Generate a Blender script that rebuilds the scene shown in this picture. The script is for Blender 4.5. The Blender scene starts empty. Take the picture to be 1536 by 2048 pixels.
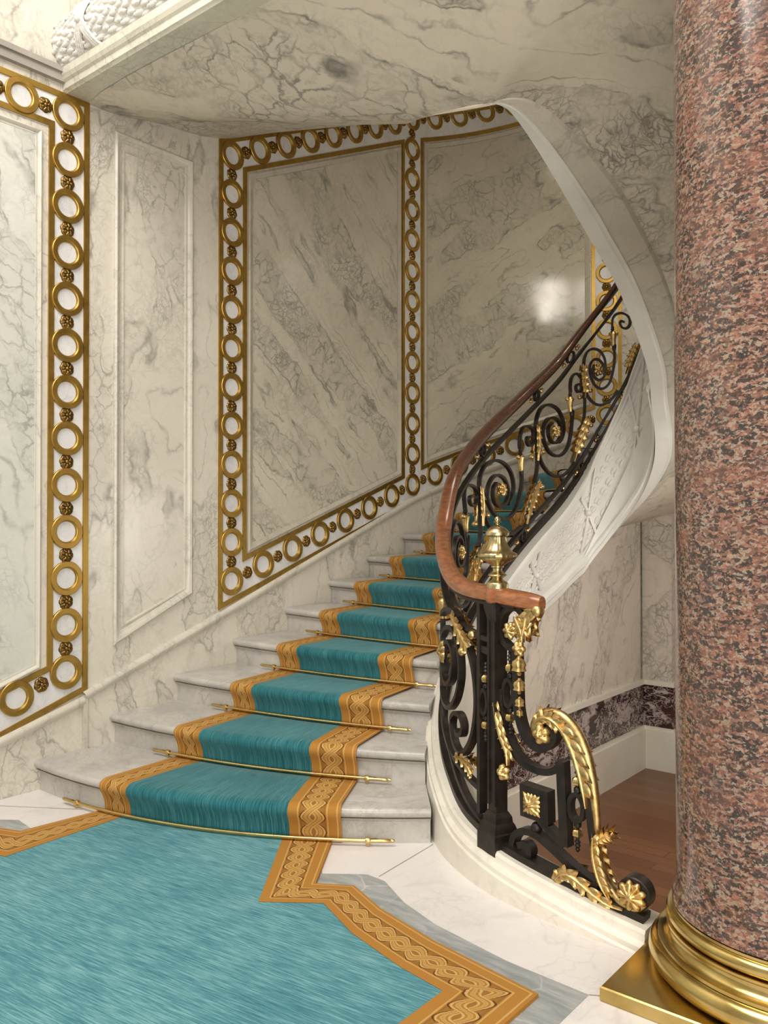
import bpy, math, random
from mathutils import Vector, Matrix
random.seed(7)
PI=math.pi
COL=bpy.context.scene.collection
SC=bpy.context.scene
# ------------------------------------------------------------------ camera frame
F=1690.; H=1.45; YH=1030.; TH=math.atan(1390/F); CT=math.cos(TH); ST=math.sin(TH)
RS=.162                                             # riser
def ray(px):
    u=(px-768)/F; return (u*CT-ST, u*ST+CT)
def pix(X,Y,Z):
    x=X*CT+Y*ST; d=-X*ST+Y*CT
    return 768+F*x/d, YH-(Z-H)*F/d
def at(px,py,z):
    d=F*(H-z)/(py-YH); r=ray(px); return (r[0]*d,r[1]*d)
# ------------------------------------------------------------------ mesh builder
class MB:
    def __init__(s): s.v=[]; s.f=[]; s.uv=[]; s.has=False
    def add(s,vs,fs,uvs=None):
        o=len(s.v); s.v+= [tuple(p) for p in vs]
        s.f+= [tuple(i+o for i in f) for f in fs]
        if uvs is not None: s.uv+=list(uvs); s.has=True
        else: s.uv+=[(0,0)]*len(vs)
        return s
    def grid(s,rows,uvs=None,close=False,cyc=False):
        n=len(rows); m=len(rows[0]); vs=[p for r in rows for p in r]; fs=[]
        for i in range(n if cyc else n-1):
            for j in range(m if close else m-1):
                a=i*m+j; b=i*m+(j+1)%m; c=((i+1)%n)*m+(j+1)%m; d=((i+1)%n)*m+j
                fs.append((a,b,c,d))
        s.add(vs,fs,[u for r in uvs for u in r] if uvs else None); return s
    def cap(s,ring,flip=False):
        ring=list(ring); s.add(ring,[tuple(range(len(ring)))[::-1] if flip else tuple(range(len(ring)))]); return s
    def box(s,x0,x1,y0,y1,z0,z1):
        v=[(x0,y0,z0),(x1,y0,z0),(x1,y1,z0),(x0,y1,z0),(x0,y0,z1),(x1,y0,z1),(x1,y1,z1),(x0,y1,z1)]
        s.add(v,[(0,3,2,1),(4,5,6,7),(0,1,5,4),(1,2,6,5),(2,3,7,6),(3,0,4,7)]); return s
    def prism(s,poly,z0,z1):
        n=len(poly); v=[(x,y,z0) for x,y in poly]+[(x,y,z1) for x,y in poly]
        s.add(v,[tuple(range(n))[::-1],tuple(range(n,2*n))]+[(i,(i+1)%n,n+(i+1)%n,n+i) for i in range(n)]); return s
    def lathe(s,prof,seg=32,o=(0,0,0),mod=None,axis=None):
        rows=[]
        for r,z in prof:
            row=[]
            for k in range(seg):
                a=2*PI*k/seg; rr=r*(mod(a,z) if mod else 1)
                p=Vector((rr*math.cos(a),rr*math.sin(a),z))
                if axis is not None: p=axis@p
                row.append((p.x+o[0],p.y+o[1],p.z+o[2]))
            rows.append(row)
        s.grid(rows,close=True); s.cap(rows[0],True); s.cap(rows[-1]); return s
    def ball(s,c,r,seg=10,sc=(1,1,1),rot=None):
        rows=[]
        for i in range(1,seg):
            t=PI*i/seg; row=[]
            for k in range(seg+2):
                a=2*PI*k/(seg+2); p=Vector((r*sc[0]*math.sin(t)*math.cos(a),r*sc[1]*math.sin(t)*math.sin(a),-r*sc[2]*math.cos(t)))
                if rot is not None: p=rot@p
                row.append((p.x+c[0],p.y+c[1],p.z+c[2]))
            rows.append(row)
        s.grid(rows,close=True); s.cap(rows[0],True); s.cap(rows[-1]); return s
    def sweep(s,pts,nrm,sec,scale=None,caps=True):
        """pts: 3D polyline, nrm: list of 'depth' directions, sec: [(a,b)] a along in-plane side, b along nrm"""
        pts=[Vector(p) for p in pts]; n=len(pts); rows=[]
        for i in range(n):
            t=(pts[min(i+1,n-1)]-pts[max(i-1,0)])
            if t.length<1e-9: t=Vector((0,0,1))
            t.normalize(); N=Vector(nrm[i]); N=N-t*N.dot(t)
            if N.length<1e-6: N=Vector((1,0,0)).cross(t)
            N.normalize(); B=t.cross(N); k=scale[i] if scale else 1
            row=[]
            for a,b in sec:
                p=pts[i]+B*(a*k)+N*(b*(k if scale and k<1 else 1)); row.append(tuple(p))
            rows.append(row)
        s.grid(rows,close=True)
        if caps: s.cap(rows[0],True); s.cap(rows[-1])
        return s
    def tube(s,pts,r,seg=8,rs=None):
        up=Vector((0,0,1)); P=[Vector(p) for p in pts]
        nr=[]
        for i in range(len(P)):
            t=(P[min(i+1,len(P)-1)]-P[max(i-1,0)]).normalized()
            N=up if abs(t.z)<.95 else Vector((1,0,0)); nr.append(N)
        sec=[(math.cos(2*PI*k/seg),math.sin(2*PI*k/seg)) for k in range(seg)]
        sec=[(a*r,b*r) for a,b in sec]
        return s.sweep(pts,nr,sec,rs)
def obj(name,mb,mat,parent=None,base=None,smooth=True,angle=40):
    """link one mesh; vertices given in world space; base = world origin of the object"""
    if parent is not None: b=Vector(parent['_b'])
    else: b=Vector(base) if base is not None else Vector((0,0,0))
    me=bpy.data.meshes.new(name)
    me.from_pydata([(p[0]-b.x,p[1]-b.y,p[2]-b.z) for p in mb.v],[],mb.f)
    if mb.has:
        ul=me.uv_layers.new(name='UVMap'); li=[l.vertex_index for l in me.loops]
        for i,vi in enumerate(li): ul.data[i].uv=mb.uv[vi]
    me.materials.append(mat)
    import bmesh
    bm=bmesh.new(); bm.from_mesh(me)
    bmesh.ops.remove_doubles(bm,verts=bm.verts,dist=1e-5)
    bmesh.ops.recalc_face_normals(bm,faces=bm.faces)
    if smooth:
        ca=math.radians(angle)
        for f in bm.faces: f.smooth=True
        for e in bm.edges:
            if len(e.link_faces)==2 and e.calc_face_angle(0)>ca: e.smooth=False
    bm.to_mesh(me); bm.free()
    o=bpy.data.objects.new(name,me); COL.objects.link(o)
    if parent is not None: o.parent=parent
    else: o.location=b
    o['_b']=tuple(b)
    return o
def thing(name,label,cat,base,group=None):
    o=bpy.data.objects.new(name,None); COL.objects.link(o); o.location=base; o.empty_display_size=.1
    o['_b']=tuple(base); o['label']=label; o['category']=cat
    if group: o['group']=group
    return o
def struct(name,mb,mat,smooth=True,angle=40):
    o=obj(name,mb,mat,None,None,smooth,angle); o['kind']='structure'; return o
def tag(o,label,cat,group=None):
    o['label']=label; o['category']=cat
    if group: o['group']=group
# ------------------------------------------------------------------ materials
class NT:
    def __init__(s,name):
        s.m=bpy.data.materials.new(name); s.m.use_nodes=True; s.t=s.m.node_tree; s.t.nodes.clear()
        s.out=s.n('ShaderNodeOutputMaterial'); s.p=s.n('ShaderNodeBsdfPrincipled'); s.l(s.p.outputs[0],s.out.inputs[0])
    def n(s,k,**kw):
        a=s.t.nodes.new(k)
        for q,v in kw.items(): setattr(a,q,v)
        return a
    def l(s,a,b): s.t.links.new(a,b)
    def val(s,inp,v):
        if hasattr(v,'links') or isinstance(v,bpy.types.NodeSocket): s.l(v,inp)
        else: inp.default_value=v
    def math(s,op,a,b=None,c=None,clamp=False):
        x=s.n('ShaderNodeMath',operation=op); x.use_clamp=clamp; s.val(x.inputs[0],a)
        if b is not None: s.val(x.inputs[1],b)
        if c is not None: s.val(x.inputs[2],c)
        return x.outputs[0]
    def mix(s,f,a,b,mode='MIX'):
        x=s.n('ShaderNodeMix',data_type='RGBA',blend_type=mode); s.val(x.inputs[0],f)
        s.val(x.inputs[6],a if not isinstance(a,tuple) else (*a,1) if len(a)==3 else a)
        s.val(x.inputs[7],b if not isinstance(b,tuple) else (*b,1) if len(b)==3 else b)
        return x.outputs[2]
    def ramp(s,f,stops,interp='LINEAR'):
        x=s.n('ShaderNodeValToRGB'); s.val(x.inputs[0],f); cr=x.color_ramp; cr.interpolation=interp
        while len(cr.elements)<len(stops): cr.elements.new(.5)
        for e,(p,c) in zip(cr.elements,stops):
            e.position=p; e.color=(c,c,c,1) if not isinstance(c,tuple) else (*c,1)
        return x.outputs[0]
    def noise(s,co,scale,detail=4,rough=.55,dist=0):
        x=s.n('ShaderNodeTexNoise'); s.l(co,x.inputs['Vector']); x.inputs['Scale'].default_value=scale
        x.inputs['Detail'].default_value=detail; x.inputs['Roughness'].default_value=rough; x.inputs['Distortion'].default_value=dist
        return x
    def vor(s,co,scale,feat='F1',rnd=1):
        x=s.n('ShaderNodeTexVoronoi',feature=feat); s.l(co,x.inputs['Vector']); x.inputs['Scale'].default_value=scale
        x.inputs['Randomness'].default_value=rnd
        return x
    def pos(s): return s.n('ShaderNodeNewGeometry').outputs['Position']
    def uv(s): return s.n('ShaderNodeUVMap').outputs[0]
    def mapv(s,co,loc=(0,0,0),rot=(0,0,0),sc=(1,1,1)):
        x=s.n('ShaderNodeMapping'); s.l(co,x.inputs[0]); x.inputs[1].default_value=loc; x.inputs[2].default_value=rot; x.inputs[3].default_value=sc
        return x.outputs[0]
    def vadd(s,a,b,k):
        m=s.n('ShaderNodeVectorMath',operation='SUBTRACT'); s.l(b,m.inputs[0]); m.inputs[1].default_value=(.5,.5,.5)
        q=s.n('ShaderNodeVectorMath',operation='SCALE'); s.l(m.outputs[0],q.inputs[0]); q.inputs['Scale'].default_value=k
        w=s.n('ShaderNodeVectorMath',operation='ADD'); s.l(a,w.inputs[0]); s.l(q.outputs[0],w.inputs[1]); return w.outputs[0]
    def bump(s,h,strength=.3,dist=.01):
        b=s.n('ShaderNodeBump'); b.inputs['Strength'].default_value=strength; b.inputs['Distance'].default_value=dist
        s.l(h,b.inputs['Height']); s.l(b.outputs[0],s.p.inputs['Normal'])
    def fin(s,col=None,rough=.4,metal=0,spec=None,coat=0):
        if col is not None:
            if isinstance(col,tuple): s.p.inputs['Base Color'].default_value=(*col,1)
            else: s.l(col,s.p.inputs['Base Color'])
        s.val(s.p.inputs['Roughness'],rough); s.p.inputs['Metallic'].default_value=metal
        if spec is not None: s.p.inputs['Specular IOR Level'].default_value=spec
        if coat: s.p.inputs['Coat Weight'].default_value=coat; s.p.inputs['Coat Roughness'].default_value=.08
        return s.m
def marble(name,base=(.74,.70,.61),tint=(.66,.62,.53),vein=(.22,.21,.18),rot=0.,axis='X',scale=1.,amount=1.,off=(0,0,0),rough=.22,wide=1.,fine=1.,stretch=(2.1,.62),warp=.55):
    """breccia marble: stretched drifts edged by dark veins and filled with broken cell lines"""
    s=NT(name); co=s.pos()
    r=(rot,0,0) if axis=='X' else (0,rot,0) if axis=='Y' else (0,0,rot)
    co=s.mapv(co,off,r,(1,1,1))
    st=(1,*stretch) if axis!='Z' else (*stretch,1)
    w0=s.noise(co,.9*scale,2,.5).outputs['Color']; c0=s.vadd(co,w0,warp/scale)
    w1=s.noise(co,5*scale,4,.6).outputs['Color']; c1=s.vadd(c0,w1,.16/scale)
    w2=s.noise(co,22*scale,3,.6).outputs['Color']; c2=s.vadd(c1,w2,.035/scale)
    drift=s.noise(s.mapv(c1,(0,0,0),(0,0,0),st),1.25*scale,2,.5).outputs[0]
    dm=s.ramp(drift,[(.50,0.),(.535,1.)])                      # inside a drift
    soft=s.ramp(drift,[(.42,0.),(.60,1.)])
    edge=s.math('ABSOLUTE',s.math('SUBTRACT',drift,.515))
    el=s.ramp(edge,[(0.,1.),(.006*wide,.6),(.016*wide,0.)])
    e2=s.math('ABSOLUTE',s.math('SUBTRACT',drift,.40)); el2=s.ramp(e2,[(0.,.7),(.005*wide,.3),(.011*wide,0.)])
    cm=s.mapv(c2,(0,0,0),(0,0,0),(1,1.25,.8))
    cell=s.vor(cm,9*scale,'DISTANCE_TO_EDGE').outputs[0]
    cell2=s.vor(cm,21*scale,'DISTANCE_TO_EDGE').outputs[0]
    l1=s.ramp(cell,[(0.,1.),(.035*wide,.5),(.085*wide,0.)]); l2=s.ramp(cell2,[(0.,1.),(.05*wide,.5),(.12*wide,0.)])
    bk=s.noise(co,6*scale,3,.6).outputs[0]; b1=s.ramp(bk,[(.36,.05),(.58,1.)]); b2=s.ramp(s.noise(co,2.3*scale,3,.6).outputs[0],[(.46,0.),(.60,1.)])
    v1=s.math('MULTIPLY',s.math('MULTIPLY',l1,b1),s.math('MULTIPLY_ADD',soft,.9,.06))
    v2=s.math('MULTIPLY',s.math('MULTIPLY',l2,soft),s.math('MULTIPLY',b2,.9*fine))
    ve=s.math('MULTIPLY',s.math('MAXIMUM',el,el2),b1)
    v=s.math('MAXIMUM',s.math('MAXIMUM',v1,v2),ve)
    v=s.math('MULTIPLY',v,.75*amount,clamp=True)
    cl=s.ramp(s.noise(c1,2.4*scale,5,.65).outputs[0],[(.35,0.),(.68,1.)])
    col=s.mix(s.math('MULTIPLY',cl,.75),base,tint)
    spk=s.ramp(s.noise(c2,16*scale,4,.7).outputs[0],[(.50,0.),(.66,1.)])
    col=s.mix(s.math('MULTIPLY',s.math('MULTIPLY',spk,s.math('MULTIPLY_ADD',soft,.8,.2)),.28*min(amount,1.2)),col,vein)
    col=s.mix(s.math('MULTIPLY',dm,.10*amount),col,vein)
    col=s.mix(v,col,vein)
    return s.fin(col,s.math('MULTIPLY_ADD',cl,.10,rough),0)
M={}
M['wall']=marble('marble_wall',base=(.73,.68,.59),tint=(.66,.615,.525),amount=.95,off=(3,1,2),wide=.8)
M['wall_l']=marble('marble_left_panel',base=(.71,.70,.64),tint=(.63,.64,.57),amount=1.0,rot=-.5,off=(0,4,1))
M['panA']=marble('marble_panel_falling',base=(.66,.60,.49),tint=(.56,.51,.41),rot=.72,amount=1.25,off=(1,2,0),stretch=(.40,3.0),warp=.3)
M['panB']=marble('marble_panel_rising',rough=.10,base=(.58,.525,.415),tint=(.47,.425,.335),rot=-.72,amount=1.25,off=(5,1,3),stretch=(.40,2.8),warp=.35)
M['soffit']=marble('marble_soffit',base=(.74,.675,.565),tint=(.67,.61,.50),axis='Z',rot=.9,amount=1.15,scale=.75,off=(2,3,0),wide=1.,stretch=(2.4,.7),vein=(.13,.12,.115),rough=.42)
M['ribbon']=marble('marble_ribbon',base=(.62,.575,.49),tint=(.53,.49,.41),amount=.8,scale=1.2,off=(6,8,2),rough=.4)
M['beam']=marble('marble_beam',base=(.66,.63,.53),tint=(.57,.56,.46),amount=.6,off=(2,8,0))
M['under']=marble('marble_under_stair',base=(.70,.63,.54),tint=(.63,.56,.47),rot=.5,amount=1.2,off=(7,1,3),vein=(.25,.22,.20))
M['step']=marble('marble_step',base=(.60,.57,.53),tint=(.40,.385,.365),axis='Z',rot=.9,amount=.55,scale=1.6,off=(1,1,5),rough=.25)
M['curb']=marble('marble_curb',base=(.80,.76,.67),tint=(.74,.69,.60),amount=.25,scale=1.4,off=(9,1,5),rough=.35)
M['ground']=marble('marble_white',base=(.80,.79,.78),tint=(.62,.62,.63),amount=.35,scale=2,off=(4,4,4))
M['floor']=marble('marble_floor',base=(.84,.80,.78),tint=(.77,.73,.71),axis='Z',amount=.22,scale=1.2,off=(4,0,4),rough=.3)
def mk_floorgrey():
    s=NT('marble_grey_band'); co=s.pos(); w=s.noise(co,4,4).outputs['Color']; c=s.vadd(co,w,.12)
    n=s.noise(s.mapv(c,(0,0,0),(0,0,.5),(2,14,1)),2.2,6,.65).outputs[0]
    col=s.ramp(n,[(.3,(.24,.27,.27)),(.5,(.36,.38,.38)),(.7,(.50,.51,.50))])
    e=s.vor(c,5,'DISTANCE_TO_EDGE').outputs[0]
    v=s.math('MULTIPLY',s.ramp(e,[(0.,1.),(.03,0.)]),s.ramp(s.noise(co,3).outputs[0],[(.45,0.),(.6,1.)]))
    col=s.mix(s.math('MULTIPLY',v,.5),col,(.75,.74,.72)); return s.fin(col,.3)
M['grey']=mk_floorgrey()
def mk_granite():
    s=NT('red_granite'); co=s.pos()
    w=s.noise(co,40,3).outputs['Color']; c=s.vadd(co,w,.02)
    a=s.vor(s.mapv(c,(0,0,0),(.35,.3,0),(.8,.8,1.3)),128).outputs['Color']
    sep=s.n('ShaderNodeSeparateColor'); s.l(a,sep.inputs[0])
    base=s.ramp(sep.outputs[0],[(0.,(.055,.045,.042)),(.15,(.09,.07,.06)),(.18,(.19,.092,.066)),(.5,(.275,.14,.098)),(.72,(.35,.215,.155)),(.77,(.29,.235,.18)),(1.,(.40,.32,.25))],'CONSTANT')
    b=s.vor(s.mapv(c,(5,2,0),(.2,.5,.4),(.55,.55,1.5)),72).outputs['Color']
    sb=s.n('ShaderNodeSeparateColor'); s.l(b,sb.inputs[0])
    dk=s.math('MULTIPLY',s.math('GREATER_THAN',sb.outputs[1],.60),s.ramp(s.noise(co,85,3,.7).outputs[0],[(.43,0.),(.49,1.)]))
    col=s.mix(s.math('MULTIPLY',dk,.92),base,(.03,.027,.026))
    g=s.noise(s.mapv(co,(0,0,0),(0,0,0),(1,1,1.6)),7,4,.6).outputs[0]
    col=s.mix(s.ramp(g,[(.48,0.),(.72,.40)]),col,(.31,.125,.08))
    col=s.mix(s.ramp(s.noise(co,11,3,.6).outputs[0],[(.56,0.),(.72,.5)]),col,(.12,.08,.07))
    f=s.noise(co,260,2,.6).outputs[0]
    col=s.mix(s.ramp(f,[(.50,0.),(.68,.55)]),col,(.075,.05,.042))
    return s.fin(col,.16,0,.5)
M['granite']=mk_granite()
def mk_dado():
    s=NT('dark_brecciated_marble'); co=s.mapv(s.pos(),(0,0,0),(.35,0,0),(1,1,1.7))
    w=s.noise(co,2.2,4,.6).outputs['Color']; c=s.vadd(co,w,.55); w2=s.noise(c,9,3).outputs['Color']; c=s.vadd(c,w2,.05)
    n=s.noise(c,3.2,6,.6,.5).outputs[0]; n2=s.noise(c,6,4,.6).outputs[0]
    col=s.ramp(n2,[(.38,(.020,.009,.008)),(.6,(.065,.024,.020))])
    for th,wd,am in ((.5,.030,.95),(.57,.016,.8),(.43,.016,.8)):
        r=s.math('ABSOLUTE',s.math('SUBTRACT',n,th)); col=s.mix(s.ramp(r,[(0.,am),(wd*.5,am*.45),(wd,0.)]),col,(.60,.52,.49))
    col=s.mix(s.ramp(s.noise(c,2.1,5,.65).outputs[0],[(.555,0.),(.60,.85)]),col,(.55,.46,.43))
    return s.fin(col,.15)
M['dado']=mk_dado()
def mk_wood():
    s=NT('plank_floor'); br=s.n('ShaderNodeTexBrick'); co=s.mapv(s.pos(),(.3,.2,0),(0,0,.0),(1,1,1)); s.l(co,br.inputs[0])
    br.inputs['Scale'].default_value=1; br.inputs['Brick Width'].default_value=1.7; br.inputs['Row Height'].default_value=.105
    br.inputs['Mortar Size'].default_value=.003; br.inputs['Mortar Smooth'].default_value=.3; br.inputs['Bias'].default_value=0
    br.inputs['Color1'].default_value=(.15,.058,.022,1); br.inputs['Color2'].default_value=(.22,.090,.036,1); br.inputs['Mortar'].default_value=(.07,.03,.015,1)
    g=s.noise(s.mapv(s.pos(),(0,0,0),(0,0,0),(2,40,1)),2,5,.6).outputs[0]
    col=s.mix(s.ramp(g,[(.35,0.),(.7,.5)]),br.outputs[0],(.12,.045,.017)); return s.fin(col,.28)
M['wood']=mk_wood()
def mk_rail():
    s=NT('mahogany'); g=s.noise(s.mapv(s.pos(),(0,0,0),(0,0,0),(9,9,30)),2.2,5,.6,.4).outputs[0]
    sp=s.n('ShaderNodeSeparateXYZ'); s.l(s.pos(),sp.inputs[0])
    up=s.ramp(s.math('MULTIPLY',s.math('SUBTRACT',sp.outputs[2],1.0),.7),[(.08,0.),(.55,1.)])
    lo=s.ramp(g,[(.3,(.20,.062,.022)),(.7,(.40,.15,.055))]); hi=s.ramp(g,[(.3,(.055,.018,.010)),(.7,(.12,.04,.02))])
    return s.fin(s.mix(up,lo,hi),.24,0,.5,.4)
M['rail']=mk_rail()
def mk_metal(name,c1,c2,rough=.28,sc=14):
    s=NT(name); n=s.noise(s.pos(),sc,4,.6).outputs[0]
    return s.fin(s.ramp(n,[(.3,c1),(.7,c2)]),s.math('MULTIPLY_ADD',n,.22,rough-.1),1)
M['brass']=mk_metal('polished_brass',(.50,.36,.12),(.66,.50,.20),.22,9)
M['rod']=mk_metal('rod_brass',(.62,.44,.16),(.74,.56,.25),.26)
M['gold']=mk_metal('gilt',(.46,.31,.115),(.76,.55,.26),.36,60)
M['fillet']=mk_metal('brushed_gilt',(.40,.245,.055),(.52,.33,.085),.40,20)
M['rosette']=mk_metal('dark_gilt',(.16,.095,.028),(.34,.21,.065),.34,60)
def mk_urn():
    s=NT('urn_brass'); n=s.noise(s.pos(),25,4,.6).outputs[0]
    return s.fin(s.ramp(n,[(.3,(.42,.33,.15)),(.7,(.68,.56,.32))]),.27,1)
M['urn']=mk_urn()
def mk_iron():
    s=NT('blackened_iron'); n=s.noise(s.pos(),18,4).outputs[0]
    return s.fin(s.ramp(n,[(.3,(.012,.009,.007)),(.7,(.036,.026,.020))]),.42,.35)
M['iron']=mk_iron()
def mk_teal(name,mode):
    s=NT(name)
    uv=s.uv()
    co=s.mapv(uv,(0,0,0),(0,0,0),(6,110,1)) if mode=='floor' else s.mapv(uv,(0,0,0),(0,0,0),(4,90,1))
    a=s.noise(co,1.6,5,.62).outputs[0]; b=s.noise(s.mapv(uv,(3,3,0),(0,0,0),(2.5,16,1)),1.6,4,.65).outputs[0]; c=s.noise(uv,2.2,3).outputs[0]
    t=s.math('ADD',s.math('MULTIPLY',a,.62),s.math('ADD',s.math('MULTIPLY',b,.2),s.math('MULTIPLY',c,.18)))
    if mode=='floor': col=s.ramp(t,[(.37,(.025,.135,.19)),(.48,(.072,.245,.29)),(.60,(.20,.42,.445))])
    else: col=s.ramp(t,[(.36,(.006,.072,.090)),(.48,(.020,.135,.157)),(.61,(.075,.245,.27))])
    s.bump(s.noise(uv,420,2,.7).outputs[0],.35,.004)
    m=s.fin(col,.85,0,.15); s.p.inputs['Sheen Weight'].default_value=.6; s.p.inputs['Sheen Roughness'].default_value=.4
    s.p.inputs['Sheen Tint'].default_value=(.45,.75,.8,1); return m
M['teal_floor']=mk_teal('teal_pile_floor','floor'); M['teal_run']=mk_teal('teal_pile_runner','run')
def mk_border():
    """gold border: u = metres along, v = 0 inner edge .. 1 outer edge; braided guilloche between two plain bands"""
    s=NT('gold_border'); uv=s.uv(); w=s.noise(uv,14,3).outputs['Color']; c=s.vadd(uv,w,.012)
    sp=s.n('ShaderNodeSeparateXYZ'); s.l(c,sp.inputs[0]); u=sp.outputs[0]; v=sp.outputs[1]
    PER=.16; k=2*PI/PER
    vv=s.math('SUBTRACT',v,.47)
    def strand(ph,amp=.135):
        d=s.math('SUBTRACT',vv,s.math('MULTIPLY',s.math('SINE',s.math('MULTIPLY_ADD',u,k,ph)),amp))
        return s.math('ABSOLUTE',d)
    d1=strand(0.); d2=strand(PI)
    over=s.math('GREATER_THAN',s.math('SINE',s.math('MULTIPLY_ADD',u,k,PI/2)),0)
    def prof(d): return s.ramp(d,[(0.,(.50,.28,.075)),(.022,(.60,.37,.12)),(.034,(.40,.20,.045)),(.055,(.42,.215,.05)),(.062,(.66,.43,.165)),(.085,(.62,.39,.14)),(.095,(.40,.19,.04))])
    in1=s.math('LESS_THAN',d1,.095); in2=s.math('LESS_THAN',d2,.095)
    gnd=s.mix(s.math('LESS_THAN',s.math('ABSOLUTE',vv),.245),(.45,.215,.045),(.30,.135,.025))
    eye=s.math('MULTIPLY',s.math('GREATER_THAN',s.math('MINIMUM',d1,d2),.10),s.math('LESS_THAN',s.math('ABSOLUTE',vv),.215))
    gnd=s.mix(s.math('MULTIPLY',eye,.35),gnd,(.40,.21,.055))
    dark=s.math('MULTIPLY',s.math('LESS_THAN',s.math('MINIMUM',d1,d2),.118),s.math('LESS_THAN',s.math('ABSOLUTE',vv),.26))
    dark=s.math('MULTIPLY',dark,s.math('GREATER_THAN',s.math('ABSOLUTE',vv),.15))
    gnd=s.mix(dark,gnd,(.105,.045,.012))
    c1=s.mix(in1,gnd,prof(d1)); c12=s.mix(in2,c1,prof(d2))
    c2=s.mix(in2,gnd,prof(d2)); c21=s.mix(in1,c2,prof(d1))
    col=s.mix(over,c12,c21)
    ln=s.math('LESS_THAN',s.math('ABSOLUTE',s.math('SUBTRACT',s.math('ABSOLUTE',vv),.275)),.012)
    ln2=s.math('LESS_THAN',s.math('ABSOLUTE',s.math('SUBTRACT',v,.93)),.014)
    col=s.mix(s.math('MAXIMUM',ln,ln2),col,(.62,.38,.13))
    pile=s.noise(uv,150,2,.7).outputs[0]; col=s.mix(s.ramp(pile,[(.4,0.),(.7,.25)]),col,(.30,.14,.03))
    s.bump(pile,.35,.004); return s.fin(col,.85,0,.15)
M['border']=mk_border()
def mk_carved():
    s=NT('carved_white_marble'); co=s.pos(); n=s.noise(co,5,5,.6).outputs[0]
    col=s.ramp(n,[(.3,(.68,.66,.62)),(.7,(.80,.78,.73))]); w=s.noise(co,12,3).outputs['Color']; c=s.vadd(co,w,.04)
    e=s.vor(c,22,'DISTANCE_TO_EDGE').outputs[0]; s.bump(s.ramp(e,[(0.,0.),(.16,1.)]),.22,.01); return s.fin(col,.5)
M['carved']=mk_carved()
def mk_plain(name,a,b,rough=.4):
    s=NT(name); n=s.noise(s.pos(),4,5,.6).outputs[0]; return s.fin(s.ramp(n,[(.3,a),(.7,b)]),rough)
M['string']=mk_plain('string_marble',(.66,.65,.61),(.78,.76,.71),.4)
M['cream']=mk_plain('cream_stone',(.70,.655,.56),(.79,.745,.65),.4)
M['mould']=marble('marble_moulding',base=(.68,.635,.545),tint=(.60,.56,.475),amount=.55,scale=1.3,off=(1,7,3))
M['mouldB']=marble('marble_panel_moulding',base=(.58,.525,.43),tint=(.50,.455,.37),amount=.5,scale=1.3,off=(1,7,3))
M['greymould']=mk_plain('grey_stone',(.30,.27,.24),(.42,.38,.33),.4)
# ------------------------------------------------------------------ wall coordinates
WX=-4.25; CX,CY=-2.52,5.5; RO=1.73; RI=.39
def wp(w,z,off=0.):
    if w<=CY: return (WX+off,w,z)
    a=(w-CY)/RO; r=RO-off
    return (CX-r*math.cos(a),CY+r*math.sin(a),z)
def wn(w):
    if w<=CY: return Vector((1,0,0))
    a=(w-CY)/RO; return Vector((math.cos(a),-math.sin(a),0))
def wt(w):
    if w<=CY: return Vector((0,1,0))
    a=(w-CY)/RO; return Vector((math.sin(a),math.cos(a),0))
def lerp(a,b,t): return a+(b-a)*t
def table(tb,x):
    if x<=tb[0][0]:
        return tb[0][1]
    for (a,b),(c,d) in zip(tb,tb[1:]):
        if x<=c: return lerp(b,d,(x-a)/(c-a))
    return tb[-1][1]
def cat(pts,n=8,closed=False):
    """Catmull-Rom through points of any dimension"""
    P=[tuple(p) for p in pts]; out=[]
    m=len(P); rng=range(m if closed else m-1)
    for i in rng:
        p0=P[(i-1)%m] if closed or i>0 else tuple(2*a-b for a,b in zip(P[0],P[1]))
        p1=P[i]; p2=P[(i+1)%m]
        p3=P[(i+2)%m] if closed or i+2<m else tuple(2*a-b for a,b in zip(P[-1],P[-2]))
        for k in range(n):
            t=k/n
            out.append(tuple(.5*((2*b)+(c-a)*t+(2*a-5*b+4*c-d)*t*t+(-a+3*b-3*c+d)*t**3) for a,b,c,d in zip(p0,p1,p2,p3)))
    if not closed: out.append(P[-1])
    return out
# ------------------------------------------------------------------ balustrade path  (X, Y, shoe height, rail height)
def circ(a,r=RI): return (CX+r*math.cos(math.radians(a)),CY+r*math.sin(math.radians(a)))
NOD=[(-1.12,2.79,.070,1.13),(-1.26,2.79,.090,1.13),(-1.42,2.795,.115,1.13),(-1.72,2.845,.155,1.135),(-1.98,2.97,.195,1.14),(-2.17,3.12,.275,1.18),
     (-2.355,3.32,.345,1.262),(-2.53,3.56,.45,1.385),(-2.67,3.84,.60,1.63),(-2.785,4.15,.78,1.80),(-2.86,4.5,.97,1.985),(-2.90,5.0,1.24,2.256),(-2.91,5.5,1.50,2.555)]
for a,s_,r_ in [(146,1.72,2.79),(122,1.99,2.99),(101,2.23,3.18),(80,2.48,3.42),(55,2.75,3.70),(28,3.0,3.95),(0,3.2,4.15)]:
    x,y=circ(a); NOD.append((x,y,s_,r_))
for y,s_ in [(5.1,3.4),(4.7,3.55),(4.2,3.7)]: NOD.append((CX+RI,y,s_,s_+.98))
PATH=cat(NOD,10)
PS=[0.]
for a,b in zip(PATH,PATH[1:]): PS.append(PS[-1]+math.hypot(b[0]-a[0],b[1]-a[1]))
PPX=[pix(p[0],p[1],1)[0] for p in PATH]
IMIN=min(range(120),key=lambda i:PPX[i])
def pth(s):
    s=min(max(s,0),PS[-1]-1e-6)
    lo,hi=0,len(PS)-1
    while hi-lo>1:
        m=(lo+hi)//2
        if PS[m]<=s: lo=m
        else: hi=m
    t=(s-PS[lo])/(PS[hi]-PS[lo]); a,b=PATH[lo],PATH[hi]
    return tuple(lerp(x,y,t) for x,y in zip(a,b))
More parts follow.
